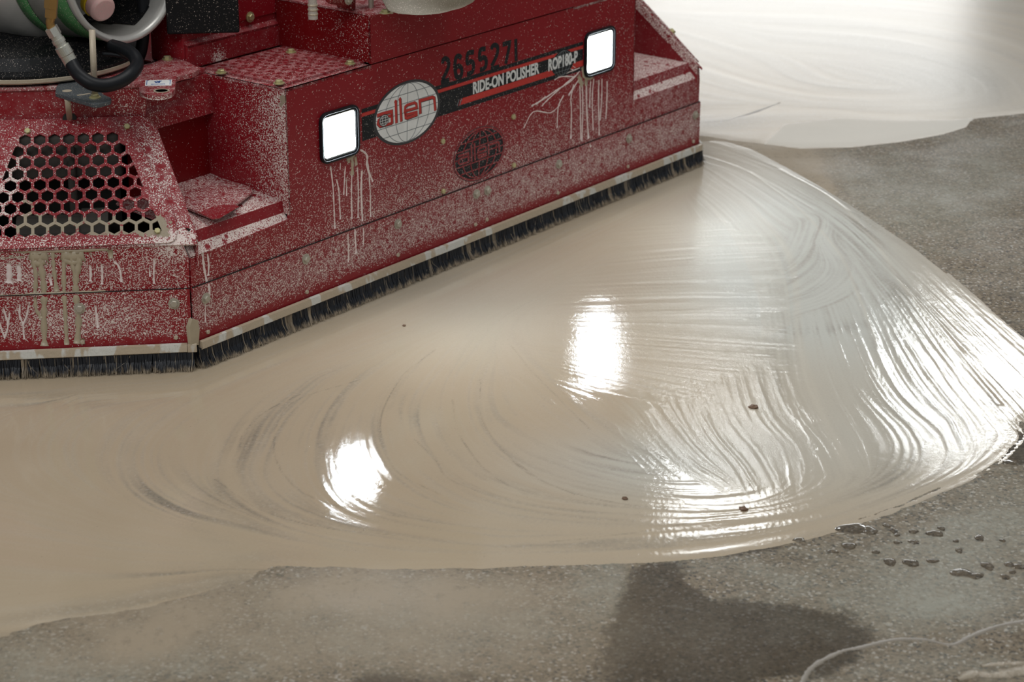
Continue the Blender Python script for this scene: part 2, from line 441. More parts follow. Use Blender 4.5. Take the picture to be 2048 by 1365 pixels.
def gpoly(px): return [tuple(ground(x, y)[:2]) for x, y in px]
def spline(pts, n=12):
    """Catmull-Rom through the points"""
    P = [np.array(p, float) for p in pts]; P = [2*P[0]-P[1]]+P+[2*P[-1]-P[-2]]; out = []
    for i in range(1, len(P)-2):
        for k in range(n):
            t_ = k/n; out.append(.5*((2*P[i])+(-P[i-1]+P[i+1])*t_+(2*P[i-1]-5*P[i]+4*P[i+1]-P[i+2])*t_**2+(-P[i-1]+3*P[i]-3*P[i+1]+P[i+2])*t_**3))
    out.append(P[-2]); return out
def field(X, Y, guides, power=2.0):
    S = []
    for g in guides:
        q = np.array([ground(x, y)[:2] for x, y in spline(g, 5)]); d = q[1:]-q[:-1]; m = (q[1:]+q[:-1])/2
        for (mx, my), (dx, dy) in zip(m, d): S.append((mx, my, atan2(dy, dx)))
    c = np.zeros(X.shape); s = np.zeros(X.shape)
    for mx, my, th in S:
        w = 1/((X-mx)**2+(Y-my)**2+3e-4)**power; c += w*cos(2*th); s += w*sin(2*th)
    a = np.arctan2(s, c)/2; return a
def up2(G, shape):
    iy = np.linspace(0, G.shape[0]-1, shape[0]); ix = np.linspace(0, G.shape[1]-1, shape[1])
    i = np.minimum(iy.astype(int), G.shape[0]-2); j = np.minimum(ix.astype(int), G.shape[1]-2); fy = (iy-i)[:, None]; fx = (ix-j)[None]
    return (G[i][:, j]*(1-fx)+G[i][:, j+1]*fx)*(1-fy)+(G[i+1][:, j]*(1-fx)+G[i+1][:, j+1]*fx)*fy
def lic(N, ang, dx, dy, steps, ds):
    """line integral convolution: noise smeared along the stroke direction"""
    ny, nx = N.shape; ux = np.cos(ang).astype(np.float32); uy = np.sin(ang).astype(np.float32)
    J0, I0 = np.meshgrid(np.arange(nx, dtype=np.float32), np.arange(ny, dtype=np.float32)); acc = N.astype(np.float32).copy()
    Nf = N.astype(np.float32)
    for sg in (1, -1):
        x = J0.copy(); y = I0.copy(); px = ux*sg; py = uy*sg
        for k in range(steps):
            x += px*(ds/dx); y += py*(ds/dy)
            xi = np.clip(x+.5, 0, nx-1).astype(np.int32); yi = np.clip(y+.5, 0, ny-1).astype(np.int32)
            acc += Nf[yi, xi]; vx = ux[yi, xi]; vy = uy[yi, xi]; sgn = np.where(vx*px+vy*py < 0, -1, 1).astype(np.float32); px = vx*sgn; py = vy*sgn
    acc -= acc.mean(); acc /= acc.std(); return acc

def grid_obj(name, X, Y, Zs, keep, attrs, mat):
    ny, nx = X.shape; idx = np.arange(ny*nx).reshape(ny, nx)
    k = keep[:-1, :-1] | keep[1:, :-1] | keep[:-1, 1:] | keep[1:, 1:]
    q = np.stack([idx[:-1, :-1][k], idx[:-1, 1:][k], idx[1:, 1:][k], idx[1:, :-1][k]], 1)
    used = np.unique(q); rem = np.full(ny*nx, -1, np.int64); rem[used] = np.arange(len(used)); q = rem[q]
    me = bpy.data.meshes.new(name); me.vertices.add(len(used)); me.loops.add(q.size); me.polygons.add(len(q))
    co = np.stack([X.ravel()[used], Y.ravel()[used], Zs.ravel()[used]], 1).astype(np.float32)
    me.vertices.foreach_set('co', co.ravel()); me.loops.foreach_set('vertex_index', q.ravel().astype(np.int32))
    me.polygons.foreach_set('loop_start', np.arange(0, q.size, 4, dtype=np.int32)); me.polygons.foreach_set('loop_total', np.full(len(q), 4, np.int32))
    me.update(calc_edges=True); me.shade_smooth()
    for kx, v in attrs.items():
        a = me.attributes.new(kx, 'FLOAT', 'POINT'); a.data.foreach_set('value', v.ravel()[used].astype(np.float32))
    me.materials.append(mat); o = bpy.data.objects.new(name, me); COL.objects.link(o); return o

# base slab
xs = np.concatenate([np.array([-14, -8, -4, -2.2]), np.arange(-1.5, 2.6, .014), np.array([3.5, 6, 10, 16])])
ys = np.concatenate([np.array([-6, -2, 0, 1.4]), np.arange(2.2, 5.9, .018), np.arange(5.9, 8.0, .04), np.array([8.5, 10, 14, 20, 30])])
X, Y = np.meshgrid(xs, ys); PX, PY = proj(np.stack([X, Y, 0*X], -1)); vis = (Y > 2.1) & (Y < 8.2)
PX = np.where(vis, PX, -9999); PY = np.where(vis, PY, -9999)
B = lambda *a: blob(PX, PY, *a)
wetv = 1.0*B(1480, 1290, 300, 85, -4, 3)+.9*B(1330, 1190, 100, 70, 0)+.7*B(1520, 1095, 110, 22, -10)+.55*B(2030, 640, 150, 90, 40)+.35*B(1800, 560, 120, 60, 40)+.5*B(900, 1360, 260, 30)
wetv += .8*B(2050, 900, 60, 40)
milk = .35*B(1500, 1150, 100, 30)+.62*B(1820, 1160, 330, 110, -12)+.75*B(1900, 1210, 160, 40)+.5*B(1900, 1330, 220, 30)+.75*B(70, 1340, 170, 60, 10)+.5*B(330, 1330, 200, 50)+.55*B(900, 1230, 260, 70)+.6*B(1190, 1170, 40, 70, 12)+.55*B(1235, 1160, 22, 60, 10)
milk += .45*B(1750, 360, 160, 80, 10)+.5*B(1990, 330, 90, 70)+.40*B(1880, 420, 160, 70)+.55*B(2010, 1030, 180, 90, -20)+.3*B(600, 1250, 350, 90)
tanv = .85*B(1500, 290, 120, 60, 20)+.85*B(1420, 250, 60, 40)+.7*B(620, 1200, 480, 75, 3)+.5*B(700, 1310, 500, 60)+.5*B(250, 1250, 200, 50, -12)+.45*B(900, 1170, 260, 45)+.5*B(280, 1290, 220, 40, -14)+.55*B(1600, 330, 110, 60, 35)+.4*B(1520, 270, 120, 50)
SMR = gpoly([(1380, 240), (1560, 225), (1600, 262), (1640, 310), (1664, 350), (1674, 398), (1662, 412), (1560, 372), (1470, 318), (1390, 300)])
s3 = sdist(X, Y, SMR)+(smooth_noise(X.shape, 3, 41)-.5)*.03
tanv = np.maximum(tanv*np.clip(.6+.8*smooth_noise(X.shape, 4, 43), 0, 1.3), np.clip(s3/.02+.5, 0, 1)*(.78+.2*np.exp(-((s3-.03)/.02)**2)))
o = grid_obj('floor', X, Y, 0*X, np.ones(X.shape, bool), dict(wet=np.clip(wetv, 0, 1), milky=np.clip(milk, 0, 1), tan=np.clip(tanv, 0, .95)), M['floor'])
o['kind'] = 'structure'

# main slurry film ---------------------------------------------------------
OUT = [(1395, 275), (1440, 282), (1500, 300), (1570, 335), (1640, 375), (1720, 425), (1800, 480), (1880, 535), (1960, 600), (2060, 690), (2120, 760), (2080, 820), (2038, 850), (2032, 885), (2000, 922), (1940, 957), (1860, 990), (1780, 1022), (1700, 1050), (1620, 1075), (1540, 1094), (1440, 1112), (1300, 1124), (1150, 1131), (1000, 1134), (800, 1135), (620, 1135), (545, 1138), (470, 1165), (380, 1192), (300, 1212), (200, 1232), (80, 1252), (-60, 1290), (-200, 1320), (-260, 1200), (-240, 700)]
po = gpoly(OUT)+[tuple(W(-.05, .35, 0)[:2]), tuple(W(1.6, .35, 0)[:2])]
DX, DY = .0021, .0036
gx = np.arange(-1.02, 1.16, DX); gy = np.arange(2.66, 5.35, DY)
X, Y = np.meshgrid(gx, gy)
sh = (int(X.shape[0]/5), int(X.shape[1]/6))
cX, cY = np.meshgrid(np.linspace(gx[0], gx[-1], sh[1]), np.linspace(gy[0], gy[-1], sh[0]))
GA = [[(1400, 300), (1500, 330), (1600, 385), (1700, 450), (1790, 540), (1870, 620), (1960, 710), (2048, 800)],
      [(1450, 300), (1600, 360), (1720, 430), (1850, 520), (1960, 620), (2060, 710)],
      [(1400, 360), (1480, 420), (1560, 520), (1585, 640), (1600, 760), (1640, 850), (1700, 950)],
      [(1560, 440), (1640, 500), (1700, 600), (1750, 720), (1800, 800), (1880, 870)],
      [(1820, 600), (1890, 700), (1960, 790), (2032, 870)],
      [(2035, 880), (1990, 925), (1900, 970), (1750, 1030), (1600, 1075), (1400, 1112), (1100, 1128), (800, 1132)],
      [(1700, 640), (1760, 780), (1840, 870), (1850, 930), (1780, 985), (1600, 1040), (1300, 1070), (1000, 1085)],
      [(1900, 850), (1920, 920), (1850, 970), (1700, 1025)],
      [(1430, 770), (1480, 860), (1530, 930), (1500, 975), (1350, 985), (1200, 960), (1080, 920)],
      [(1330, 840), (1380, 900), (1380, 940), (1250, 935), (1120, 900), (1030, 850)],
      [(820, 700), (720, 770), (665, 850), (655, 940), (700, 1010), (800, 1050), (1000, 1078)],
      [(620, 760), (540, 830), (500, 900), (485, 960), (540, 1020), (650, 1060), (800, 1085)],
      [(990, 670), (930, 760), (930, 840), (970, 900), (1050, 950), (1200, 990), (1400, 1005)],
      [(880, 710), (815, 800), (815, 870), (860, 940), (960, 1000), (1100, 1030), (1300, 1045)],
      [(480, 760), (340, 830), (275, 900), (290, 970), (370, 1020), (480, 1050)],
      [(150, 790), (60, 850), (30, 920), (90, 990), (200, 1040)],
      [(400, 770), (600, 690), (800, 610), (1000, 520), (1200, 430), (1380, 350)],
      [(450, 800), (700, 715), (900, 640), (1050, 560), (1300, 440)],
      [(1010, 680), (1060, 740), (1150, 830), (1250, 900)],
      [(0, 1000), (300, 1060), (600, 1105)], [(0, 1100), (250, 1130), (500, 1135)], [(-100, 810), (150, 795), (380, 775)], [(0, 1220), (250, 1190), (450, 1150)]]
GB = [[(1150, 520), (1350, 500), (1560, 490)], [(1100, 610), (1350, 600), (1580, 600)], [(1100, 680), (1350, 700), (1580, 715)], [(1080, 740), (1250, 780), (1420, 815), (1560, 830)], [(1050, 760), (1150, 830), (1260, 870)]]
GC = [[(1440, 740), (1470, 830), (1530, 900), (1560, 950)], [(1370, 770), (1420, 870), (1470, 930), (1500, 980)], [(1500, 740), (1530, 830), (1590, 900), (1600, 970)], [(1280, 800), (1340, 880), (1390, 930), (1440, 960)], [(1600, 420), (1640, 440), (1600, 520), (1540, 560)], [(1650, 480), (1690, 540), (1640, 590), (1560, 615)]]
aA = up2(np.cos(2*field(cX, cY, GA)), X.shape), up2(np.sin(2*field(cX, cY, GA)), X.shape); aA = np.arctan2(aA[1], aA[0])/2
aB = up2(field(cX, cY, GB), X.shape); aC = field(cX, cY, GC); aC = np.arctan2(up2(np.sin(2*aC), X.shape), up2(np.cos(2*aC), X.shape))/2
PX, PY = proj(np.stack([X, Y, 0*X], -1))
edge = (smooth_noise(X.shape, 26, 3)-.5)*.02+(smooth_noise(X.shape, 60, 4)-.5)*.03+(smooth_noise(X.shape, 8, 5)-.5)*.01
zB0 = (sdist(X, Y, gpoly([(1230, 460), (1340, 430), (1490, 440), (1565, 500), (1568, 740), (1480, 760), (1340, 800), (1210, 790), (1100, 800), (1080, 700), (1140, 560)])))
zC0 = (sdist(X, Y, gpoly([(1480, 735), (1560, 735), (1640, 900), (1590, 985), (1440, 985), (1300, 930), (1240, 850), (1330, 800)])))
st_ = lic(smooth_noise(X.shape, 2.6, 31)-.5, up2(field(cX, cY, GB), X.shape), DX, DY, 30, .006)
sc_ = lic(smooth_noise(X.shape, 2.6, 32)-.5, aC, DX, DY, 30, .006)
zB = np.clip((zB0+.028*st_+.02)/.07, 0, 1); zC = np.clip((zC0+.02*sc_+.01)/.04, 0, 1)
zD = np.clip(sdist(X, Y, gpoly([(1580, 440), (1640, 420), (1710, 520), (1700, 600), (1580, 640), (1570, 560)]))/.03+.5, 0, 1)
r1 = rng.random(X.shape)-.5; r2 = smooth_noise(X.shape, 2.6, 11)-.5; r3 = smooth_noise(X.shape, 7, 12)-.5
def layer(a):
    f1_ = lic(r1, a, DX, DY, 34, .0028); f2_ = lic(r2, a, DX, DY, 42, .0055); f3_ = lic(r3, a, DX, DY, 34, .010)
    return f1_, f2_, f3_
LA = layer(aA); LB = layer(aB); LC = layer(aC)
wB = zB[None]; wC = np.maximum(zC, zD)[None]
F1, F2, F3 = [LA[i]*(1-wB[0])*(1-wC[0])+LB[i]*wB[0]*(1-wC[0])+LC[i]*wC[0] for i in range(3)]
B = lambda *a: blob(PX, PY, *a)
sd = sdist(X, Y, po)
# strength of the relief: combed hard on the right, nearly flat near the headlight reflections
amp = .50+1.1*B(1900, 720, 230, 90, 42)+.9*zC+.55*zB+.7*B(1550, 1040, 260, 45, -10)+.30*B(1650, 560, 120, 140)+.15*B(700, 1050, 300, 40)+.30*B(1250, 960, 250, 60, 5)
amp *= 1-.55*B(900, 640, 300, 90, -22)
relief = (F1*.12+F2*1.0+F3*1.3)*amp*.00011
sd = sd+edge*.25*np.clip((1500-PX)/300, .12, 2.2)
hgt = np.clip((sd)/.02, -1, 1)*.0004+relief
hgt = np.where(sd > .02, np.maximum(hgt, .00012), hgt)
# long combed grooves of single dragged bristles
def groove(px, wd, dep, col=None):
    global hgt, lines
    q = np.array([ground(x, y)[:2] for x, y in spline(px, 10)])
    x0, x1 = q[:, 0].min()-.03, q[:, 0].max()+.03; y0, y1 = q[:, 1].min()-.03, q[:, 1].max()+.03
    jx = slice(max(0, np.searchsorted(gx, x0)), np.searchsorted(gx, x1)); iy = slice(max(0, np.searchsorted(gy, y0)), np.searchsorted(gy, y1))
    xx = X[iy, jx]; yy = Y[iy, jx]; D = np.full(xx.shape, 9.)
    for a, b in zip(q[:-1], q[1:]):
        e = b-a; t_ = np.clip(((xx-a[0])*e[0]+(yy-a[1])*e[1])/(e@e+1e-12), 0, 1); D = np.minimum(D, (xx-a[0]-t_*e[0])**2+(yy-a[1]-t_*e[1])**2)
    D = np.exp(-D/wd**2); hgt[iy, jx] += D*dep; lines[iy, jx] = np.maximum(lines[iy, jx], D) if dep > 0 else lines[iy, jx]
    if dep < 0: darks[iy, jx] = np.maximum(darks[iy, jx], D)
lines = np.zeros(X.shape); darks = np.zeros(X.shape)
groove([(1560, 340), (1660, 395), (1740, 470), (1800, 560), (1850, 630), (1920, 720), (2000, 810)], .005, .0005)
groove([(1500, 345), (1600, 420), (1680, 510), (1720, 600), (1760, 700)], .004, .00025)
groove([(1480, 400), (1560, 480), (1590, 560), (1600, 700), (1640, 820), (1700, 940)], .008, .00012)
for k in range(16):
    o_ = k*9
    groove([(1430-o_*.2, 350+o_*.3), (1520-o_*.35, 430+o_*.4), (1570-o_*.4, 560+o_*.2), (1580-o_*.4, 650+o_*.2)], .0016, .00006)
for pts in ([(870, 700), (800, 760), (760, 850), (790, 940), (880, 990)], [(720, 760), (580, 810), (548, 900), (590, 975), (680, 1015), (800, 1035)],
            [(960, 760), (965, 840), (1000, 895), (1060, 950), (1150, 990)], [(1000, 900), (1100, 970), (1250, 1010), (1400, 1020)],
            [(480, 900), (485, 870), (530, 825), (600, 790)], [(1020, 690), (1060, 740), (1120, 800), (1180, 860)], [(905, 800), (915, 860), (960, 930), (1020, 975)],
            [(430, 960), (520, 1020), (640, 1055), (790, 1072)], [(830, 880), (870, 920), (900, 960), (1000, 1000)], [(1100, 1085), (1300, 1062), (1500, 1020)]):
    groove(pts, .0017, -.00005)
thin = .03+.0*X
dk = .75*B(330, 1010, 110, 24, 28)+.62*B(485, 880, 22, 60, 25)+.75*B(1000, 978, 70, 18, 14)+.5*B(1180, 1010, 160, 28, 4)+.55*B(1270, 930, 130, 30, 8)+.34*B(1640, 455, 45, 75, -35)+.42*B(1720, 470, 30, 60, -38)
dk += .5*B(1790, 600, 60, 45, 40)+.45*B(1880, 830, 120, 80, 20)+.65*B(1995, 790, 30, 30)+.5*B(1800, 960, 110, 50, -20)+.4*B(1400, 1085, 240, 18, -6)+.45*B(450, 1010, 160, 25, 30)+.35*B(1800, 690, 60, 20, 0)+.4*B(700, 1040, 150, 22, 10)
dk += .5*B(100, 800, 90, 14, 0)+.42*B(340, 1150, 110, 16, -6)+.30*B(1650, 660, 110, 12, -6)+.3*B(1550, 760, 30, 90)+.3*B(1160, 1085, 150, 16, -4)+.35*B(870, 880, 90, 26, 50)+.3*B(1620, 560, 90, 90)+.25*B(640, 860, 110, 90)
fade = np.clip(1-sd/.08, 0, 1)*np.clip((PX-1350)/200, 0, 1)*np.clip((900-PY)/150, 0, 1)*.38
thin = .02+dk*np.clip(.45+.42*F2+.25*F3, 0, 1.4)+fade*np.clip(.5+.35*F3, 0, 1)+darks*.5*np.clip(.6+.5*F1, 0, 1.3)+.045*np.clip(F2, 0, 3)+.20*B(760, 900, 420, 170)*np.clip(F2*.7+F3*.5-.55, 0, 1.5)+.10*B(900, 1060, 500, 60)*np.clip(F2, 0, 2)
thin += .55*np.clip(1-sd/.07, 0, 1)*np.clip((620-PX)/150, 0, 1)*np.clip(.5+.4*F3, 0, 1)
thin = np.clip(thin*.85, 0, .75)
cool = np.clip(.75*B(1700, 620, 260, 170, 30)+.9*B(1560, 500, 220, 170)+.6*B(1270, 930, 220, 70)+.45*B(1700, 900, 300, 120)+.35*B(1000, 620, 260, 120), 0, .9)
line = np.clip(.35+.30*F2, 0, 1)*.6+lines*.9
grain = np.clip(.15+.55*zB+.45*zC+.30*B(1880, 850, 160, 90, 30)+.25*B(1900, 700, 200, 80, 42), 0, 1)
rough = np.clip(.062+.06*zB*0+.04*fade+.16*B(1500, 400, 140, 90)+.05*B(1150, 470, 160, 60), .05, .6)
o = grid_obj('slurry_film', X, Y, hgt, (sd > -.012), dict(thin=thin, line=np.clip(line, 0, 1), cool=cool, grain=grain, rough=rough), M['slurry'])
tag(o, 'wide fan of wet tan slurry with swirled brush marks in front of the red polisher', 'slurry')
del LA, LB, LC

# far slurry behind the machine ---------------------------------------------
DX2, DY2 = .006, .013
gx = np.arange(.25, 3.2, DX2); gy = np.arange(4.9, 9.6, DY2); X, Y = np.meshgrid(gx, gy)
PX, PY = proj(np.stack([X, Y, 0*X], -1))
FAR = gpoly([(1300, 262), (1400, 272), (1450, 280), (1530, 288), (1570, 250), (1680, 238), (1800, 243), (1900, 242), (2000, 232), (2100, 222), (2300, 190), (2500, 60), (2500, -260), (1000, -260), (1000, 200)])
TONG = gpoly([(1500, 240), (1520, 288), (1600, 297), (1700, 295), (1800, 284), (1890, 268), (1935, 254), (1950, 236), (1800, 232), (1650, 225)])
sh = (int(X.shape[0]/5), int(X.shape[1]/6)); cX, cY = np.meshgrid(np.linspace(gx[0], gx[-1], sh[1]), np.linspace(gy[0], gy[-1], sh[0]))
GF = [[(1400, 240), (1600, 225), (1800, 238), (2000, 230), (2200, 200)], [(1560, 60), (1750, 75), (1900, 105), (2000, 150), (2040, 200)], [(1500, 100), (1700, 110), (1850, 140), (1930, 180), (1850, 205), (1650, 200)],
      [(1400, 20), (1700, 30), (1950, 60), (2150, 130)], [(1400, 150), (1500, 180), (1600, 200)], [(1400, 60), (1500, 90), (1600, 150)], [(1500, 290), (1700, 288), (1900, 262)]]
a = field(cX, cY, GF); a = np.arctan2(up2(np.sin(2*a), X.shape), up2(np.cos(2*a), X.shape))/2
q1 = lic(smooth_noise(X.shape, 2, 21)-.5, a, DX2, DY2, 30, .014); q2 = lic(smooth_noise(X.shape, 6, 22)-.5, a, DX2, DY2, 30, .025)
s1 = sdist(X, Y, FAR); s2 = sdist(X, Y, TONG); smain = sdist(X, Y, po); s1 = np.minimum(s1, -smain-.02); sd = np.maximum(s1, s2)
B = lambda *a_: blob(PX, PY, *a_)
hg = np.clip(sd/.03, -1, 1)*.0008+(q1+q2)*.00005
tong = np.clip(s2/.01, 0, 1)*np.clip(-s1/.01+.5, 0, 1)
thin = np.clip(.12+.075*q2+.05*q1+.25*B(1850, 150, 200, 40, 8)+.25*B(1450, 255, 120, 30), 0, .6)*(1-tong*.7)
cool = np.clip(.5*B(1900, 160, 160, 60, 10)+.45*tong+.3*B(1600, 60, 300, 60), 0, .9)
o = grid_obj('slurry_film', X, Y, hg, (sd > -.03) & (smain < -.004), dict(thin=thin, line=np.clip(.4+.25*q1, 0, 1), cool=cool, grain=.1+0*X, rough=.23+.15*tong), M['slurry'])
tag(o, 'pale slurry swirl on the bright floor behind the machine', 'slurry')

# trails and smears lying on the floor
def trail(px, wds, label, mat, h=.0009):
    q = spline(px, 10); wl = np.interp(np.linspace(0, 1, len(q)), np.linspace(0, 1, len(wds)), wds)
    pts = [tuple(ground(x, y)[:2]) for x, y in q]
    wl = [w*(1+.25*rnd.uniform(-1, 1)) for w in wl]
    V, Fc = ribbon(pts, wl, lambda x, y, hh: np.array([x, y, hh]), -.0004, h, dome=True)
    o = bpy.data.objects.new('slurry_trail', mesh('slurry_trail', V, Fc, mat, True)); COL.objects.link(o)
    tag(o, label, 'slurry'); return o
trail([(1600, 1375), (1625, 1335), (1680, 1305), (1720, 1296), (1790, 1280), (1850, 1280), (1905, 1290), (1945, 1272), (2000, 1252), (2070, 1240)], [.013, .016, .011, .016, .010, .009, .015, .014, .014], 'thin dried wavy tan trail across the floor at bottom right', M['smear'], .00025)
trail([(1440, 245), (1500, 228), (1560, 206)], [.02, .035, .02], 'short pale smear crossing the curved trail behind the machine', M['smear'], .0010)

t = NT('glossy_wet_slurry'); p = t.pos(); t.bsdf(Base__Color=(.33, .28, .21), Roughness=.08, Normal=t.bump(t.noise(p, 60, 4, .6), .006)); M['gloss'] = t.m
trail([(1915, 1362), (1950, 1348), (1990, 1352), (2060, 1340)], [.008, .022, .02, .03], 'glossy lumpy streak of wet slurry in the bottom right corner of the floor', M['gloss'], .003)
trail([(1962, 1334), (2000, 1329), (2060, 1327)], [.006, .012, .01], 'thin glossy slurry ridge just above the lumpy streak in the bottom right corner', M['gloss'], .002)
# water drops
DROPS = [(1705, 1058, 30, 11), (1740, 1062, 16, 8), (1698, 1093, 17, 6), (1790, 1065, 7, 4), (1786, 1061, 6, 4), (1827, 1064, 10, 4), (1870, 1068, 16, 7), (1883, 1058, 7, 4), (1794, 1071, 6, 3), (1795, 1086, 8, 3), (1828, 1085, 12, 4), (1773, 1052, 7, 4), (1912, 1083, 6, 3),
         (1598, 1081, 14, 4), (1752, 1105, 8, 4), (1780, 1125, 14, 7), (1822, 1127, 16, 8), (1865, 1123, 12, 4), (1959, 1077, 10, 6), (1918, 1102, 8, 5), (1925, 1147, 24, 9), (1952, 1153, 16, 6), (1975, 1133, 13, 8), (2018, 1130, 10, 5), (2040, 1134, 14, 6), (2010, 1155, 10, 5), (2025, 1145, 7, 4), (1665, 1104, 12, 3), (2005, 1082, 6, 3), (2018, 925, 13, 4)]
ORD = ['first', 'second', 'third', 'fourth', 'fifth', 'sixth', 'seventh', 'eighth', 'ninth', 'tenth', 'eleventh', 'twelfth']
words = {}
for nm_, lo_, hi_ in (('upper', 0, 1074), ('middle', 1074, 1115), ('lower', 1115, 2000)):
    row = sorted([k for k, d_ in enumerate(DROPS) if lo_ <= d_[1] < hi_ and k != 29], key=lambda k: DROPS[k][0])
    for r_, k in enumerate(row):
        sz_ = 'long' if DROPS[k][2] > 20 else 'medium oval' if DROPS[k][2] > 11 else 'small'
        words[k] = '%s dark water drop, %s from the left in the %s row below the slurry' % (sz_, ORD[min(r_, 11)], nm_)
words[29] = 'oval water drop alone by the far right tip of the slurry fan'
for i, (cx, cy, rx, ry) in enumerate(DROPS):
    c0 = ground(cx, cy); a_ = np.linalg.norm(ground(cx+rx, cy)-c0); b_ = np.linalg.norm(ground(cx, cy+ry)-c0)
    V = []; Fc = []; sg = 24; ph = [rnd.uniform(0, 6.28) for _ in range(3)]
    for r_, z_ in ((1.0, -.0003), (.975, .0006), (.90, .0011), (.6, .0012)):
        for k in range(sg):
            t_ = 2*pi*k/sg; m_ = 1+.12*sin(2*t_+ph[0])+.10*sin(3*t_+ph[1])+.05*sin(5*t_+ph[2])
            V.append((r_*a_*m_*cos(t_), r_*b_*m_*sin(t_), z_))
    for j in range(3):
        for k in range(sg): Fc.append([j*sg+k, j*sg+(k+1) % sg, (j+1)*sg+(k+1) % sg, (j+1)*sg+k])
    V.append((0, 0, .0012)); Fc += [[3*sg+k, 3*sg+(k+1) % sg, 4*sg] for k in range(sg)]
    o = bpy.data.objects.new('water_drop', mesh('water_drop', V, Fc, M['water'], True)); COL.objects.link(o); o.location = (c0[0], c0[1], 0)
    tag(o, words[i], 'water drop', 'water drops on the floor')
# grit chips in the slurry
for (px, py, sz, lb) in ((1507, 816, .009, 'brown grit chip in the streaked slurry, right of the headlight reflections'), (1487, 1020, .008, 'brown grit lump in the glossy lower band of slurry'), (1250, 999, .006, 'small grit chip at the start of a pale groove in the slurry'), (808, 653, .004, 'tiny dark grit speck in the slurry close below the brush')):
    c0 = ground(px, py); bm = bmesh.new(); bmesh.ops.create_icosphere(bm, subdivisions=2, radius=sz)
    for v in bm.verts: v.co *= rnd.uniform(.7, 1.2); v.co.z *= .45
    me = bpy.data.meshes.new('grit_chip'); bm.to_mesh(me); bm.free(); me.materials.append(M['chip'])
    o = bpy.data.objects.new('grit_chip', me); COL.objects.link(o); o.location = (c0[0], c0[1], .0015); tag(o, lb, 'grit')

# ================================================================== THE MACHINE
mach = thing('ride_on_polisher', ROOT, 'red ride-on floor polisher spattered with slurry, two lit headlights and black brush skirt', 'floor polisher')
R = M['red']; SK_T = .160; SK_B = .0535
B = blob
# dirt maps over photograph pixels
def skirt_dust(x, y):
    s_ = (x-392)/1008.; top = 575-.366*(x-385); v = np.clip((y-top)/(115-30*s_), 0, 1)
    return .36+.22*np.sin(v*pi)-.55*np.clip((v-.80)/.15, 0, 1)
def skirt_haze(x, y):
    s_ = (x-392)/1008.; top = 575-.366*(x-385); v = np.clip((y-top)/(115-30*s_), 0, 1)
    return (.30+.45*np.clip(s_*1.5, 0, 1))*np.clip((.86-v)/.2, 0, 1)*(.6+.4*np.sin(v*pi))+.3*B(x, y, 1040, 340, 130, 40, -20)+.35*B(x, y, 1340, 230, 80, 40, -18)
def fascia_dust(x, y):
    l = 440-.30*(x-583)          # a line along the face
    v = np.clip((l-y)/190., -.6, 1.4)
    return np.clip(.33-.26*v, .03, .5)+.12*B(x, y, 1040, 300, 200, 60, -20)+.16*B(x, y, 860, 400, 300, 40, -20)+.1*B(x, y, 1180, 190, 40, 70)+.10*B(x, y, 740, 350, 60, 60)
def fascia_haze(x, y):
    return .5*B(x, y, 1345, 180, 60, 30, -20)+.55*B(x, y, 1320, 215, 70, 42, -20)+.35*B(x, y, 1200, 220, 60, 60)+.25*B(x, y, 1120, 330, 160, 20, -20)+.22*B(x, y, 720, 410, 60, 80)+.15*B(x, y, 1000, 330, 260, 60, -20)+.45*B(x, y, 1330, 165, 40, 18, -20)
def corner_dust(x, y):
    return .36+.32*B(x, y, 180, 640, 120, 40)+.12*B(x, y, 60, 560, 60, 40)-.32*np.clip((y-676)/12, 0, 1)+.1*B(x, y, 60, 650, 60, 40)
def corner_haze(x, y):
    return .45*B(x, y, 230, 640, 110, 42)+.35*B(x, y, 25, 550, 45, 25)+.35*B(x, y, 230, 545, 110, 22)+.25*B(x, y, 60, 640, 60, 40)
def cap_dust(x, y):
    return .40+.32*B(x, y, 312, 330, 30, 90, -14)+.5*B(x, y, 20, 370, 28, 80, 20)+.22*B(x, y, 370, 480, 60, 50)+.5*B(x, y, 345, 480, 70, 18, -8)+.12*B(x, y, 30, 440, 60, 60)+.25*B(x, y, 160, 490, 200, 14)
def cap_haze(x, y): return .4*B(x, y, 315, 340, 34, 110, -14)+.5*B(x, y, 10, 380, 30, 100, 18)+.35*B(x, y, 350, 470, 60, 30)+.15
def cap_wet(x, y):
    return .62*B(x, y, 170, 452, 170, 24, 0, 4)+.50*B(x, y, 315, 455, 30, 26)+.5*B(x, y, 60, 395, 30, 60)

# ---- skirt of the long face and of the corner
S_S = M['red']
V, Fc = plate([(.003, SK_B-.004), (LEN-.0, SK_B-.004), (LEN, SK_T), (.003, SK_T)], [], face3(), .006, .012)
skirt = part('skirt_panel', V, Fc, S_S, mach); dirt(skirt, skirt_dust, skirt_haze)
V, Fc = plate([(-.75, SK_B-.004), (-.004, SK_B-.004), (-.004, SK_T), (-.75, SK_T)], [], left3(), .006, .012)
skirt2 = part('skirt_panel', V, Fc, S_S, mach); dirt(skirt2, corner_dust, corner_haze)
def right_corner(a, w, z):                 # the same chamfer mirrored to the far end
    s_, w_ = l2m(a, w); return W(LEN-s_, w_, z)
V, Fc = plate([(-.75, SK_B-.004), (-.004, SK_B-.004), (-.004, SK_T), (-.75, SK_T)], [], lambda a, z, h: right_corner(a, -h, z), .006, .05)
Fc = [f[::-1] for f in Fc]; o = part('skirt_panel', V, Fc, S_S, mach); dirt(o, .6, .5)
# ---- lower hull behind the skirts and the faces above the seam (set back a hair so that the seam reads)
IN = .0035
HT = .222
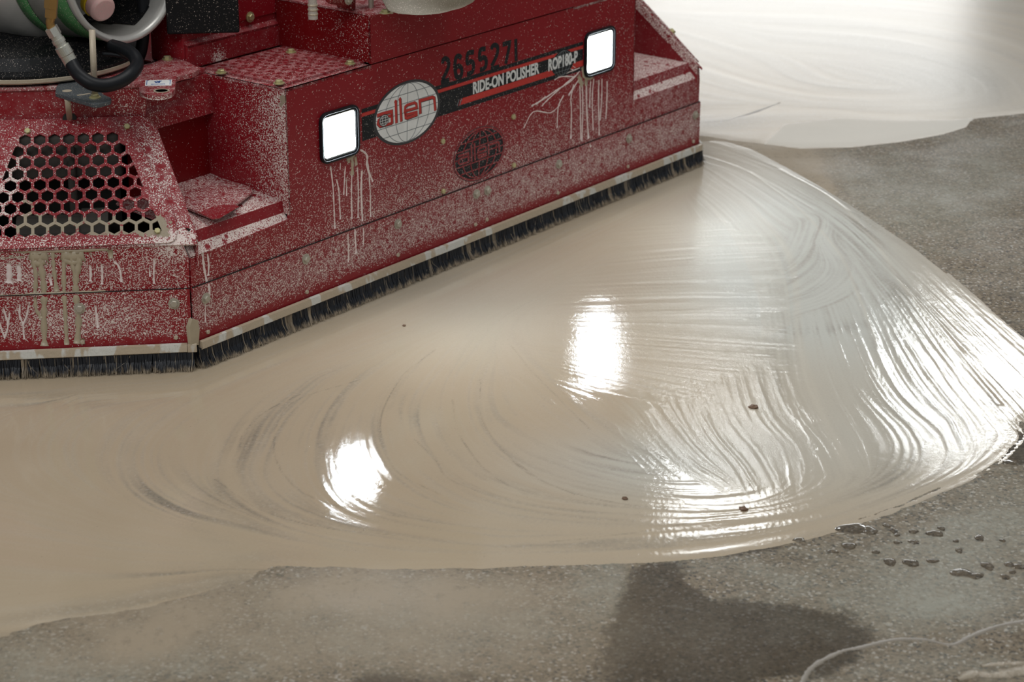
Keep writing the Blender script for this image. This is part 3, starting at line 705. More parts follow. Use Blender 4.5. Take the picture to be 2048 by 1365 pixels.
# long face: low wall left of the tall fascia, the tall fascia itself, low wall right of it
SL, SR = .272, 1.450
lampL = rrect(.366, .474, .3165, .4145, .016); lampR = rrect(1.249, 1.361, .3165, .4165, .016)
fo = [(.004, SK_T-.01), (LEN-.004, SK_T-.01), (LEN-.004, HT), (SR, HT), (SR, .72), (1.205, .72), (1.205, .4845), (SL, .4845), (SL, HT+.004), (.004, HT-.004)]
V, Fc = plate(fo, [lampL, lampR], face3(IN), .006, .014)
fascia = part('front_panel', V, Fc, R, mach); dirt(fascia, fascia_dust, fascia_haze)
# corner face above the seam
V, Fc = plate([(-.75, SK_T-.01), (-.004, SK_T-.01), (-.002, .2185), (-.012, .2475), (-.75, .2475)], [], left3(IN), .006, .014)
cornf = part('corner_panel', V, Fc, R, mach)
dirt(cornf, lambda x, y: .40+.25*B(x, y, 60, 550, 80, 40)+.5*B(x, y, 360, 503, 70, 18, -6), lambda x, y: .5*B(x, y, 25, 550, 40, 24)+.4*B(x, y, 230, 545, 110, 22)+.4*B(x, y, 370, 500, 60, 20), lambda x, y: .56*B(x, y, 60, 512, 200, 10, -1, 4))
V, Fc = plate([(-.75, SK_T-.01), (-.004, SK_T-.01), (-.002, .2185), (-.012, .2475), (-.75, .2475)], [], lambda a, z, h: right_corner(a, IN-h, z), .006, .05)
o = part('corner_panel', V, [f[::-1] for f in Fc], R, mach); dirt(o, .6, .5)

# ---- sloped corner caps
def cap_plate(name, outline, holes, h, thick, parent, mirror=False, step=.012, bev=0):
    def to3(a, t_, hh):
        P = CP(a, t_, h+hh)
        if mirror:
            q = P-CO; s_ = q@d1; w_ = -(q@n1); return W(LEN-s_, w_, q[2])
        return P
    V, Fc = plate(outline, holes, to3, thick, step)
    if mirror: Fc = [f[::-1] for f in Fc]
    return part(name, V, Fc, R, parent, bevel=bev)
TT = (.445-ZB)/cos(TILT)
capo = [(-.75, .0), (.014, .0), (.012, .016), (-.056, .245), (-.070, .262), (-.080, TT), (-.75, TT)]
capo_hole = rpoly([(-.398, .014), (-.040, .014), (-.118, .238), (-.315, .238)], .012)
cap = cap_plate('corner_cap', capo, [capo_hole], 0, .005, mach); dirt(cap, cap_dust, cap_haze)
# grille plate with hexagonal holes, lies on the cap
gt = [onc(*q, .004) for q in ((-100, 505), (300, 492), (345, 455), (262, 232), (70, 243), (-10, 300))]
g_out = rpoly([(-.425, .003), (-.022, .003), (-.022, .050), (-.106, .264), (-.325, .264), (-.41, .05)], [.02, .05, .03, .05, .05, .03], 8)
zo = lambda X_, Y_: onc(X_/4.551, 200+Y_/4.551, .004)
h0 = np.array(zo(640, 1175)); pit = .0268
e0 = np.array(zo(1307, 1145)); ex = (e0-np.array(zo(95, 1202)))/9; pit = np.linalg.norm(ex); ex = np.array([pit, 0.])
trap = [np.array(zo(*q)) for q in ((-60, 1275), (1400, 1230), (1455, 1100), (1095, 270), (310, 270))]
ty0 = min(trap[0][1], trap[1][1]); 
def clip_poly(P, a, b):
    out = []; n = len(P)
    def side(p): return (b[0]-a[0])*(p[1]-a[1])-(b[1]-a[1])*(p[0]-a[0])
    for i in range(n):
        p, q = P[i], P[(i+1) % n]; sp, sq = side(p), side(q)
        if sp >= 0: out.append(p)
        if sp*sq < 0: k = sp/(sp-sq); out.append((p[0]+(q[0]-p[0])*k, p[1]+(q[1]-p[1])*k))
    return out
holes = []
top0 = np.array(zo(375, 363)); bot0 = np.array(zo(95, 1202)); dyr = (top0[1]-bot0[1])/8
e1 = np.array(zo(1435, 1100)); e2 = np.array(zo(1085, 270)); cxm = -.2135
lx0 = 2*cxm-e1[0]; lx1 = 2*cxm-e2[0]
for r_ in range(9):
    y_ = bot0[1]+r_*dyr
    for k in range(-3, 15):
        x_ = bot0[0]+(k+(.5 if r_ % 2 else 0))*pit
        hx = [(x_+.0122*cos(radians(90+60*i)), y_+.0122*sin(radians(90+60*i))) for i in range(6)]
        c_ = clip_poly(hx, tuple(e1), tuple(e2)); 
        if len(c_) > 2: c_ = clip_poly(c_, (lx1, e2[1]), (lx0, e1[1]))
        if len(c_) > 2:
            A_ = abs(sum(c_[i][0]*c_[(i+1) % len(c_)][1]-c_[(i+1) % len(c_)][0]*c_[i][1] for i in range(len(c_))))/2
            if A_ > .00009: holes.append(c_)
def grille(mirror):
    g = cap_plate('grille_plate', g_out, holes, .0045, .0035, mach, mirror, .014)
    if mirror: dirt(g, .7, .5)
    else: dirt(g, cap_dust, cap_haze, cap_wet)
    return g
gr = grille(False)
cap2 = cap_plate('corner_cap', capo, [capo_hole], 0, .005, mach, True, .05); dirt(cap2, .8, .8)
gr2 = grille(True)
# what shows through the grille: a dusty sill and dark drive parts
for q in (((-.40, -.03), (-.012, .02), 'guard_sill'),):
    pass
V, Fc = box(lambda a, w, z: LW(a, w, z), -.36, -.12, .16, .20, .33, .420); part('inner_baffle', V, Fc, M['interior'], mach, bevel=.01)
V, Fc = lathe(LW(-.20, .12, .24), d0, [(-.12, .0), (-.12, .035), (.0, .035), (.0, .045), (.05, .045), (.05, .0)], 20); part('drive_shaft', V, Fc, M['interior'], mach)
V, Fc = tube([LW(-.215, .15, .40), LW(-.215, .14, .20)], .008); part('vertical_shaft', V, Fc, M['interior'], mach)
V, Fc = box(lambda a, w, z: LW(a, w, z), -.42, -.13, .20, .22, .16, .42); part('inner_wall', V, Fc, M['dark'], mach)
V, Fc = box(lambda a, w, z: LW(a, w, z), -.42, -.03, .01, .22, .17, .19); part('inner_floor', V, Fc, M['dark'], mach)

# ---- riser and deck above the corner cap
V, Fc = plate([(-.75, .440), (-.074, .440), (-.066, .505), (-.75, .505)], [], left3(.190), .006, .014)
o = part('corner_riser', V, Fc, R, mach); dirt(o, lambda x, y: .34+.22*B(x, y, 250, 210, 40, 30)-.25*B(x, y, 40, 195, 50, 30), lambda x, y: .18+0*x, None)
def topdeck(name, pts, z, th, parent, mat=R, d=None, hz=None, step=.015, bevel=0):
    V, Fc = plate(pts, [], lambda s_, w_, h: W(s_, w_, z+h), th, step)
    # plate's 2D axes here run along and inward, so the front is the top
    o = part(name, V, Fc, mat, parent, bevel=bevel); dirt(o, d, hz); return o
dk = [l2m(-.75, .186), l2m(-.066, .186), l2m(-.03, .225), l2m(-.03, .34), l2m(-.75, .34)]
topdeck('corner_deck', dk, .5055, .006, mach, R, lambda x, y: .35+.25*B(x, y, 120, 170, 120, 18), lambda x, y: .55+.3*B(x, y, 100, 175, 90, 18))

# ---- left well: ledge, riser, floor, back wall, side walls
def extr(name, prof, s0, s1, mat, parent, d=.5, hz=.3, n=20, thick=.004, s0f=None):
    V = []; Fc = []; m = len(prof)
    for i in range(n+1):
        s_ = s0+(s1-s0)*i/n
        for w_, z_ in prof: V.append(W(s_, w_, z_))
    for i in range(n):
        for j in range(m-1): Fc.append([i*m+j, (i+1)*m+j, (i+1)*m+j+1, i*m+j+1])
    o = part(name, V, Fc, mat, parent); md = o.modifiers.new('solid', 'SOLIDIFY'); md.thickness = thick; md.offset = -1
    dirt(o, d, hz); return o
lw = lambda x, y: .9*B(x, y, 380, 480, 60, 30)+.75+.2*B(x, y, 480, 470, 120, 30)
extr('step_ledge', [(IN, HT-.002), (.017, .238)], .006, SL, R, mach, lambda x, y: .95+0*x, lambda x, y: .8+0*x)
extr('step_riser', [(.017, .238), (.021, .2605)], .03, SL, R, mach, lambda x, y: .15+.3*B(x, y, 580, 410, 20, 20), .05)
extr('step_floor', [(.021, .2605), (.06, .265), (.12, .271), (.215, .281)], .02, SL, R, mach, lambda x, y: .62+.3*B(x, y, 470, 420, 90, 30, -20), lambda x, y: .75+0*x)
V, Fc = plate([(.06, .27), (SL, .27), (SL, .49), (.06, .49)], [], face3(.216), .004, .015)
o = part('well_back_panel', V, Fc, M['dark_red'], mach); dirt(o, lambda x, y: .10+.25*B(x, y, 410, 380, 60, 14, -10), .0)  # shade of the recess comes from the darkened red
# loose flap of plate lying on the well floor
fl = [onz for onz in ()]
def onh(x, y, z):
    q = ground(x, y, z)-CO; return q@d1, -(q@n1)
fp = [onh(*q, .272) for q in ((348, 382), (420, 352), (502, 379), (505, 388), (440, 438), (425, 440), (356, 412))]
V, Fc = prism([W(a, b, .2765+.02*0) for a, b in fp], [W(a, b, .272) for a, b in fp]); o = part('floor_flap', V, Fc, R, mach); dirt(o, .55, .7)
rp = [onh(*q, .2775) for q in ((398, 425), (430, 411), (470, 409), (478, 413), (440, 436), (425, 438))]
V, Fc = prism([W(a, b, .2772) for a, b in rp], [W(a, b, .2764) for a, b in rp]); o = part('bare_patch', V, Fc, R, mach); dirt(o, .25, .15)
nq = [onf(*q, .012) for q in ((377, 457), (389, 462), (394, 478), (388, 481), (379, 470))]
V, Fc = prism([W(a, .012, b) for a, b in nq], [W(a, .020, b) for a, b in nq]); part('notch_shade', V, Fc, M['dark'], mach)  # dark block stands in for the shade inside a small notch
# side wall of the well under the cap edge
P1 = CP(.012, .016, -.003); P2 = CP(-.056, .245, -.003)
m1 = P1-CO; m2 = P2-CO; q1 = (m1@d1, -(m1@n1)); q2 = (m2@d1, -(m2@n1))
for mir in (0, 1):
    f_ = (lambda s_, w_, z: W(LEN-s_, w_, z)) if mir else W
    V = [f_(q1[0], q1[1], m1[2]), f_(q2[0], q2[1], m2[2]), f_(.085, .216, m2[2]+.03), f_(.085, .216, .26), f_(q1[0], q1[1], .20)]
    o = part('well_side_wall', V, [[0, 1, 2, 3, 4]], R, mach); md = o.modifiers.new('s', 'SOLIDIFY'); md.thickness = .004; dirt(o, .10 if mir else .5, .08 if mir else .3)
    e_ = .0015 if mir else -.0015
    fe = lambda s_, w_, z: f_(s_, w_, z)-d1*.0025 if mir else f_(s_, w_, z)+d1*.0025
    dz = .024
    Va = [(q1[0], q1[1], m1[2]), (q2[0], q2[1], m2[2]), (q2[0], q2[1], m2[2]-dz), (q1[0], q1[1], m1[2]-dz)]
    o = part('cap_flange', [fe(*v) for v in Va]+[f_(*v) for v in Va], [[0, 1, 2, 3], [7, 6, 5, 4], [0, 4, 5, 1], [1, 5, 6, 2], [2, 6, 7, 3], [3, 7, 4, 0]], R, mach); dirt(o, .75 if mir else .5, .9 if mir else .3)
# beam across the top of the well, with its crease and the flat above
zb0 = onf(310, 255, .196)[1]
extr('well_beam', [(.206, .405), (.196, .4085), (.1985, .440), (.204, .452), (.2065, .4835), (.240, .485)], .070, SL, R, mach, lambda x, y: .28+.25*B(x, y, 300, 240, 40, 40)+.1*B(x, y, 400, 220, 40, 30), lambda x, y: .12+.2*B(x, y, 330, 160, 90, 12))
# raised lug plate with round eye, sticker and bolt
lp = [onh(*q, .500) for q in ((278, 190), (283, 152), (300, 135), (337, 119), (372, 128), (400, 143), (388, 152), (352, 160), (350, 185), (343, 193), (325, 197), (300, 197))]
lp = rpoly(lp, .012)
V, Fc = prism([W(a, b, .506) for a, b in lp], [W(a, b, .497) for a, b in lp]); lug = part('lifting_lug', V, Fc, R, mach); dirt(lug, lambda x, y: .35+.5*np.clip((y-190)/6, 0, 1), lambda x, y: .55+0*x)
V, Fc = join([box(lambda s_, w_, z: W(s_, w_, z), .092, SL, .215, .33, .484, .4955)]); o = part('lug_pad', V, Fc, R, mach, bevel=.002); dirt(o, .3, .4)
ec = onh(323, 182, .506)
V, Fc = lathe(W(ec[0], ec[1], .5062), Z3, [(0, .015), (.0008, .015), (.0008, .012), (.0002, .012)], 24); part('eye_rim', V, Fc, M['rod'], lug)
V, Fc = lathe(W(ec[0], ec[1], .5058), Z3, [(0, .0115), (.0006, .0115)], 24); part('eye_hole', V, Fc, M['dark'], lug)
st = [onh(*q, .5065) for q in ((291, 161), (344, 159.5), (343, 171), (290, 172))]
V, Fc = prism([W(a, b, .5068) for a, b in st], [W(a, b, .5062) for a, b in st]); stk = part('label_sticker', V, Fc, M['white'], lug)
def on_sticker(u, v, h): # 0..1
    a = np.array(st[3])*(1-u)*(1-v)+np.array(st[2])*u*(1-v)+np.array(st[0])*(1-u)*v+np.array(st[1])*u*v
    return W(a[0], a[1], .5068+h)
parts_ = [ribbon([(.06, .15), (.06, .85)], .025, on_sticker, 0, .0003), ribbon([(.94, .15), (.94, .85)], .025, on_sticker, 0, .0003), ribbon([(.04, .9), (.12, .9)], .06, on_sticker, 0, .0003), ribbon([(.88, .9), (.96, .9)], .06, on_sticker, 0, .0003),
          ribbon([(.36, .75), (.42, .5), (.52, .5), (.55, .8), (.62, .8)], .07, on_sticker, 0, .0003), ribbon([(.44, .82), (.50, .65), (.47, .62)], .07, on_sticker, 0, .0003)]
for k in range(11): parts_.append(ribbon([(.22+k*.05, .24), (.25+k*.05, .24)], .12, on_sticker, 0, .0003))
V, Fc = join(parts_); part('printing', V, Fc, M['blue'], stk)

# ---- tall fascia: left side wall, step top
V, Fc = plate([(0, .235), (.235, .262), (.235, .4845), (0, .4845)], [], lambda w_, z, h: W(SL-.0005+(-h if False else -h), IN+w_, z), .004, .012)
o = part('side_panel', V, [f[::-1] for f in Fc], R, mach)
def sw_dust(x, y):
    u = np.clip((x-430)/145, 0, 1); return .22+.52*u**1.1+.12*B(x, y, 560, 230, 40, 60)-.12*B(x, y, 470, 360, 60, 30)
dirt(o, sw_dust, lambda x, y: .05+.12*np.clip((x-480)/100, 0, 1), lambda x, y: .55*B(x, y, 566, 195, 14, 18)+.3*B(x, y, 562, 215, 20, 20))
V, Fc = plate([(0, .235), (.235, .262), (.235, .4845), (0, .4845)], [], lambda w_, z, h: W(SR+h, IN+w_, z), .004, .05)
o = part('side_panel', V, Fc, R, mach); dirt(o, .5, .3)
topdeck('step_deck', [(SL-.001, IN), (.522, IN), (.522, .256), (SL-.001, .256)], .4845, .005, mach, R, lambda x, y: .5+0*x, lambda x, y: .65+0*x)
# patterned tread plate
tp = rpoly([(.290, .022), (.522, .022), (.522, .240), (.290, .240)], [.014, 0, 0, .014])
V, Fc = plate(tp, [], lambda s_, w_, h: W(s_, w_, .4895+h), .005, .012); tread = part('tread_plate', V, Fc, R, mach)
dirt(tread, lambda x, y: .30+.12*B(x, y, 580, 150, 80, 20), lambda x, y: .6+0*x)
L_ = []
for i in range(11):
    for j in range(9):
        s_ = .305+i*.0205; w_ = .036+j*.0245+(.011 if i % 2 else 0)
        if w_ < .236 and s_ < .518: L_.append(lathe(W(s_, w_, .4894), Z3, [(0, .0062), (.0012, .0052), (.0016, .0025), (.0016, 0)], 10))
V, Fc = join(L_); o = part('tread_studs', V, Fc, M['dark_red'], tread, True); o['kind'] = 'stuff'; dirt(o, .12, .1)
def bolt_mesh(name, r, mat, washer=True):
    prof = [(0, r*1.45), (r*.28, r*1.45), (r*.28, r*1.05)] if washer else [(0, r)]
    V, Fc = lathe((0, 0, 0), Z3, prof+[], 20) if washer else ([], [])
    V2, F2 = lathe((0, 0, r*.2 if washer else 0), Z3, [(0, r), (r*.62, r), (r*.8, r*.82), (r*.8, 0)], hexn=6)
    V, Fc = join([(V, Fc), (V2, F2)]); return mesh(name, V, Fc, mat)
BM = {('z', 1): bolt_mesh('bolt', .0074, M['bolt']), ('z', 0): bolt_mesh('bolt', .0062, M['yellow_bolt'], False), ('y', 1): bolt_mesh('bolt', .0075, M['yellow_bolt'])}
BM[('s', 0)] = bolt_mesh('screw', .0045, M['rod'], False)
def bolt(P, nrm, parent, key=('z', 1), name='bolt'):
    o = bpy.data.objects.new(name, BM[key]); COL.objects.link(o); o.parent = parent
    q = Vector(nrm).to_track_quat('Z', 'Y'); o.matrix_local = Matrix.Translation(Vector(P)-ROOT) @ q.to_matrix().to_4x4() @ Matrix.Rotation(rnd.uniform(0, 1), 4, 'Z'); return o
for q in ((442, 141), (558, 162), (582, 100), (700, 123)):
    a, b = onh(*q, .4945); bolt(W(a, b, .4893), Z3, tread, ('y', 1))
# ---- bolts on the skirt
for q in ((411, 597), (611, 518), (795, 448), (952, 388), (974, 381), (1117, 328), (1257, 277), (1390, 230)):
    s_, z_ = onf(*q); bolt(W(s_, 0, z_), n1, skirt)
for q in ((415, 664), (613, 584), (795, 510), (950, 449), (973, 439), (1115, 386), (1255, 333), (1386, 283)):
    s_, z_ = onf(*q); bolt(W(s_, 0, z_), n1, skirt, ('s', 0), 'screw')
for q in ((159, 617), (348, 607)):
    s_, z_ = onl(*q); bolt(LW(s_, 0, z_), n0, skirt2)
for q in ((165, 684), (352, 675)):
    s_, z_ = onl(*q); bolt(LW(s_, 0, z_), n0, skirt2, ('s', 0), 'screw')
for q in ((887, 283), (1028, 234), (888, 383), (1029, 331)):
    s_, z_ = onf(*q); bolt(W(s_, IN, z_), n1, fascia, ('z', 0))
for q in ((55, 263), (254, 254), (315, 463)):
    a, t_ = onc(*q, .0045); bolt(CP(a, t_, .0045), capn, gr, ('z', 0))
a, t_ = onc(315, 463, .0045); bolt(CP(2*cxm-a, t_, .0045), capn, gr, ('z', 0))
for q in ((-.11, .22), (-.06, .10)):
    P = CP(q[0], q[1], .0045)-CO; s_ = P@d1; w_ = -(P@n1); nn = np.array(capn); nd = nn@d1; nw = -(nn@n1)
    bolt(W(LEN-s_, w_, P[2]), -d1*nd-n1*nw+Z3*nn[2], gr2, ('y', 1))
a, b = onh(335, 118, .507); bolt(W(a, b, .506), Z3, lug, ('y', 1))

q_ = [(s_, SK_T+.0008) for s_ in np.linspace(.003, LEN-.002, 40)]
part('seam_line', *ribbon(q_, .0016, lambda s_, z, h: W(s_, .0006-h, z), -.002, .0006), M['dark'], mach)
part('seam_line', *ribbon([(-.75, SK_T+.0008), (-.20, SK_T+.0008), (-.004, SK_T+.0008)], .0014, lambda a, z, h: LW(a, .0006-h, z), -.002, .0006), M['dark'], mach)
# ---- slurry-coated strip and bristles
def strip(fn, x0, x1, name='retaining_strip'):
    V = []; Fc = []; n = int((x1-x0)/.02); pr = [(-.003, .0545), (-.0095, .053), (-.0115, .0395), (-.006, .036), (.004, .036)]
    for i in range(n+1):
        x = x0+(x1-x0)*i/n
        for w_, z_ in pr: V.append(fn(x, w_, z_))
    m = len(pr)
    for i in range(n):
        for j in range(m-1): Fc.append([i*m+j, i*m+j+1, (i+1)*m+j+1, (i+1)*m+j])
    Fc.append(list(range(m))); Fc.append([n*m+j for j in reversed(range(m))])
    return part(name, V, Fc, M['strip'], mach)
strip(W, .010, LEN+.002); strip(LW, -.75, -.014); strip(right_corner, -.75, -.004)
V, Fc = box(lambda a, w, z: LW(a, w, z), -.0135, .004, -.010, .0, .037, .053); part('strip_end_clip', V, Fc, M['strip'], mach, bevel=.001)
# fillet of slurry filling the corner joint
fp_ = [onf(*q) for q in ((376, 655), (382, 637), (393, 640), (396, 660), (394, 690), (380, 690))]
V, Fc = prism([W(a, -.003-.002*(a > 0), z) for a, z in fp_], [W(a, .006, z) for a, z in fp_]); part('slurry_fillet', V, Fc, M['tan'], mach, bevel=.001)

def bristles(fn, x0, x1, dens):
    n = int((x1-x0)*dens); V = []; Fc = []; pale = []
    tuft = [rnd.uniform(-1, 1) for _ in range(int((x1-x0)/.011)+3)]; pal = [1 if rnd.random() < .035 else 0 for _ in tuft]
    for i in range(n):
        x = x0+(x1-x0)*rnd.random(); k = int((x-x0)/.011); w = rnd.uniform(-.008, .012); tf = tuft[k]
        ctr = x0+(k+.5)*.011
        lean = tf*.0035+rnd.gauss(0, .0022)+(x-ctr)*-.25; out = -.004-rnd.random()*.010
        zb = rnd.uniform(-.0005, .005)+abs(tf)*.002; wd = rnd.uniform(.0004, .0009)
        if rnd.random() < .02: lean += rnd.gauss(0, .010); zb += .006
        b = len(V); pv = pal[k]*rnd.uniform(.5, 1) + (rnd.random() < .05)*.8  # stray pale strands put the look of lit bristles into the colour
        for t_, ww in ((0, wd), (.5, wd), (1, wd*.35)):
            z = .0405*(1-t_)+zb*t_; xx = x+lean*t_*t_; w2 = w+out*t_*t_
            V.append(fn(xx-ww, w2, z)); V.append(fn(xx+ww, w2-.0003, z)); pale += [pv, pv]
        for j in (0, 2): Fc.append([b+j, b+j+1, b+j+3, b+j+2])
    o = part('brush_bristles', V, Fc, M['bristle'], mach); o['kind'] = 'stuff'
    a = o.data.attributes.new('pale', 'FLOAT', 'POINT'); a.data.foreach_set('value', np.array(pale, np.float32)); return o
b1 = bristles(W, .004, LEN+.004, 15000); b2 = bristles(LW, -.75, -.002, 15000); b3 = bristles(right_corner, -.75, 0, 3500)
V, Fc = join([box(W, .012, LEN, .004, .010, .006, .045), box(lambda a, w, z: LW(a, w, z), -.75, -.014, .004, .010, .006, .045)]); part('brush_backing', V, Fc, M['black_clean'], mach)

# ---- headlights
def lamp(s0, s1, z0, z1):
    cx, cz = (s0+s1)/2, (z0+z1)/2
    def ring(g0, g1, h0, h1, r0=.016): 
        o_ = rrect(s0+g0, s1-g0, z0+g0, z1-g0, max(.003, r0-g0)); i_ = rrect(s0+g1, s1-g1, z0+g1, z1-g1, max(.003, r0-g1)); n = len(o_)
        V = [W(a, -h1, b) for a, b in o_]+[W(a, -h1, b) for a, b in i_]+[W(a, -h0, b) for a, b in o_]+[W(a, -h0, b) for a, b in i_]
        Fc = []
        for i in range(n):
            j = (i+1) % n; Fc += [[i, j, n+j, n+i], [2*n+i, 2*n+j, j, i], [n+i, n+j, 3*n+j, 3*n+i]]
        return V, [f[::-1] for f in Fc]
    hd = part('headlight', *ring(-.0025, .0025, -.004, .0035, .016), M['black_clean'], mach, bevel=.0012)
    part('bezel', *ring(.0025, .0062, -.012, .0012), M['black_clean'], hd)
    part('reflector_rim', *ring(.0062, .0085, -.020, -.0002), M['steel'], hd)
    L_ = rrect(s0+.0085, s1-.0085, z0+.0085, z1-.0085, .010); V, Fc = prism([W(a, .001, b) for a, b in L_], [W(a, .02, b) for a, b in L_])
    part('lens', V, [f[::-1] for f in Fc], M['lens'], hd, label='bright white lit lens')
    sp = bpy.data.lights.new('headlight_beam', 'SPOT'); sp.energy = 5.5; sp.spot_size = radians(125); sp.spot_blend = 1; sp.shadow_soft_size = .04; sp.color = (.93, .97, 1)
    so = bpy.data.objects.new('headlight_beam', sp); COL.objects.link(so); so.parent = hd
    so.matrix_local = Matrix.Translation(Vector(W(cx, -.03, cz))-ROOT) @ Vector(n1-Z3*.15).to_track_quat('-Z', 'Y').to_matrix().to_4x4()
    V, Fc = box(W, s0, s1, .021, .075, z0, z1); part('lamp_body', V, Fc, M['black_clean'], hd, bevel=.006)
lamp(.366, .474, .3165, .4145); lamp(1.249, 1.361, .3165, .4165)

# ---- decals
F3d = lambda h0_=0: (lambda s_, z, h: W(s_, IN-h, z))
f3 = lambda s_, z, h: W(s_, IN-h, z)
sL, zt = onf(723, 219, IN); _, zb = onf(723, 283, IN); zb = .336 if False else zb
s34, zt2 = onf(1034, 123, IN); _, zb2 = onf(1034, 183, IN)
zt, zb = (zt+zt2)/2, (zb+zb2)/2; hh_ = zt-zb
zz_ = lambda k: zt-hh_*k
sR_ = 1.243; sl = onf(913, 200, IN)[0]
dec = part('stripe_decal', *join([flat([(sL, zz_(0)), (sL, zz_(.12)), (sR_, zz_(.12)), (sR_, zz_(0))][::-1], f3, -.001, .0003),
      flat([(sL, zz_(.25)), (sL, zz_(1)), (sl, zz_(1)), (sl+.012, zz_(.64)), (sR_, zz_(.64)), (sR_, zz_(.25))], f3, -.001, .0003),
      flat([(sl, zz_(1)), (sR_, zz_(1)), (sR_, zz_(.86)), (sl, zz_(.86))], f3, -.001, .0003)]), M['ink'], fascia)
part('red_stripe', *join([flat([(sL, zz_(.14)), (sL, zz_(.235)), (sR_, zz_(.235)), (sR_, zz_(.14))], f3, -.001, .0004), flat([(sl+.022, zz_(.65)), (sl+.012, zz_(.85)), (sR_, zz_(.85)), (sR_, zz_(.65))], f3, -.001, .0004)]), M['orange_red'], dec)
part('slash_marks', *join([ribbon([(sl+.001+k*.009, zz_(.85)), (sl+.008+k*.009, zz_(.65))], .0016, f3, 0, .0005) for k in range(2)]), M['grey_line'], dec)
# globe emblem
pc = np.array(onf(813, 225, IN)); eR = onf(880, 208, IN)[0]; eL = onf(746, 244, IN)[0]; erx = (eR-eL)/2; ecx = (eR+eL)/2
eT = onf(821, 159.5, IN)[1]; eB = onf(806, 290, IN)[1]; ery = (eT-eB)/2; ecz = (eT+eB)/2
globe = part('globe_emblem', *disc(ecx, ecz, erx, ery, f3, -.001, .0006), M['ink_plain'], fascia)
part('globe_field', *disc(ecx, ecz, erx-.008, ery-.005, f3, 0, .0008), M['white'], globe)
def globe_lines(cx, cz, rx, ry, w, h0, h1):
    L_ = []
    for k in (-.72, -.38, 0.0, .38, .72):            # meridians, leaning slightly
        pts = [(cx+rx*k*cos(t_)+rx*.03*sin(t_), cz+ry*sin(t_)) for t_ in np.linspace(-pi/2, pi/2, 21)]; L_.append(ribbon(pts, w, f3, h0, h1))
    for k in (-.64, -.3, .02, .34, .66):
        r_ = sqrt(1-k*k); L_.append(ribbon([(cx-rx*r_, cz+ry*k), (cx+rx*r_, cz+ry*k)], w, f3, h0, h1))
    return join(L_)
part('globe_lines', *globe_lines(ecx, ecz, erx-.008, ery-.005, .0013, .0005, .0011), M['grey_line'], globe)
zc = lambda X_, Y_: onf(620+X_/4.551, 50+Y_/4.551, IN)
GLY = [([(606, 826), (640, 812), (738, 785), (742, 900)], 24), ([(742, 822), (650, 845), (620, 866), (612, 900), (632, 922), (742, 893)], 20),
       ([(768, 690), (776, 700), (782, 892)], 23), ([(808, 668), (816, 680), (826, 878)], 23),
       ([(972, 790), (868, 818), (858, 790), (862, 745), (880, 728), (945, 706), (962, 716), (966, 752), (870, 780)], 20), ([(862, 795), (866, 842), (880, 848), (974, 812)], 22),
       ([(1000, 808), (994, 690), (1110, 656), (1126, 666), (1136, 778)], 24)]
def letters(cx, cz, k, h0, h1, grow=1.0):
    out = []
    for pts, w in GLY:
        q = [((zc(*p)[0]-ecx)*k+cx, (zc(*p)[1]-ecz)*k+cz) for p in pts]
        wl = []
        for i in range(len(q)): wl.append(w/4.551/1000*1.22*k*grow)
        out.append(ribbon(q, wl, f3, h0, h1))
    return join(out)
part('lettering_outline', *letters(ecx+.001, ecz-.0008, 1, .0009, .0013, 1.28), M['ink_plain'], globe)
part('lettering', *letters(ecx, ecz, 1, .0010, .0016), M['orange_red'], globe)
mc = zc(668, 868); part('small_globe', *disc(mc[0], mc[1], .0155, .0125, f3, .0010, .0018, 24), M['ink_plain'], globe)
part('small_globe_lines', *join([ribbon([(mc[0]+.0135*k*cos(t_), mc[1]+.0105*sin(t_)) for t_ in np.linspace(-pi/2, pi/2, 9)], .0010, f3, .0015, .0021) for k in (-.95, -.4, .4, .95)]+[ribbon([(mc[0]-.0135*sqrt(1-k*k), mc[1]+.0105*k), (mc[0]+.0135*sqrt(1-k*k), mc[1]+.0105*k)], .0010, f3, .0015, .0021) for k in (-.5, 0, .5)]), M['letter_white'], globe)
# cut-out emblem: dark disc painted for the opening's shade, bars and letters raised
a0, b0 = onf(958.5, 307.4, IN); cr = (onf(1009.5, 292, IN)[0]-onf(908, 322, IN)[0])/2; ch = (onf(960, 255, IN)[1]-onf(957, 359, IN)[1])/2
cut = part('cutout_emblem', *disc(a0, b0, cr-.004, ch-.004, f3, -.0015, .0003), M['ink'], fascia)
part('cutout_lines', *join([globe_lines(a0, b0, cr-.006, ch-.006, .0026, .0002, .0010)]), R, cut); dirt(cut.children[-1], .3, .1)
part('letter_gaps', *letters(a0, b0, .78, .0004, .0011, 1.75), M['ink_plain'], cut)
part('cutout_letters', *letters(a0, b0, .78, .0006, .0015, 1.0), R, cut); dirt([c for c in cut.children if c.name.startswith('cutout_letters')][0], .28, .1)
ringp = [(a0+(cr-.002)*cos(t_), b0+(ch-.002)*sin(t_)) for t_ in np.linspace(0, 2*pi, 49)[:-1]]
part('cutout_ring', *ribbon(ringp, .0042, f3, -.0002, .0008, True), R, cut); dirt([c for c in cut.children if c.name.startswith('cutout_ring')][0], .3, .1)
ringp = [(a0+(cr+.001)*cos(t_), b0+(ch+.001)*sin(t_)) for t_ in np.linspace(0, 2*pi, 49)[:-1]]
part('cutout_edge', *ribbon(ringp, .0012, f3, -.0002, .0005, True), M['ink_plain'], cut)

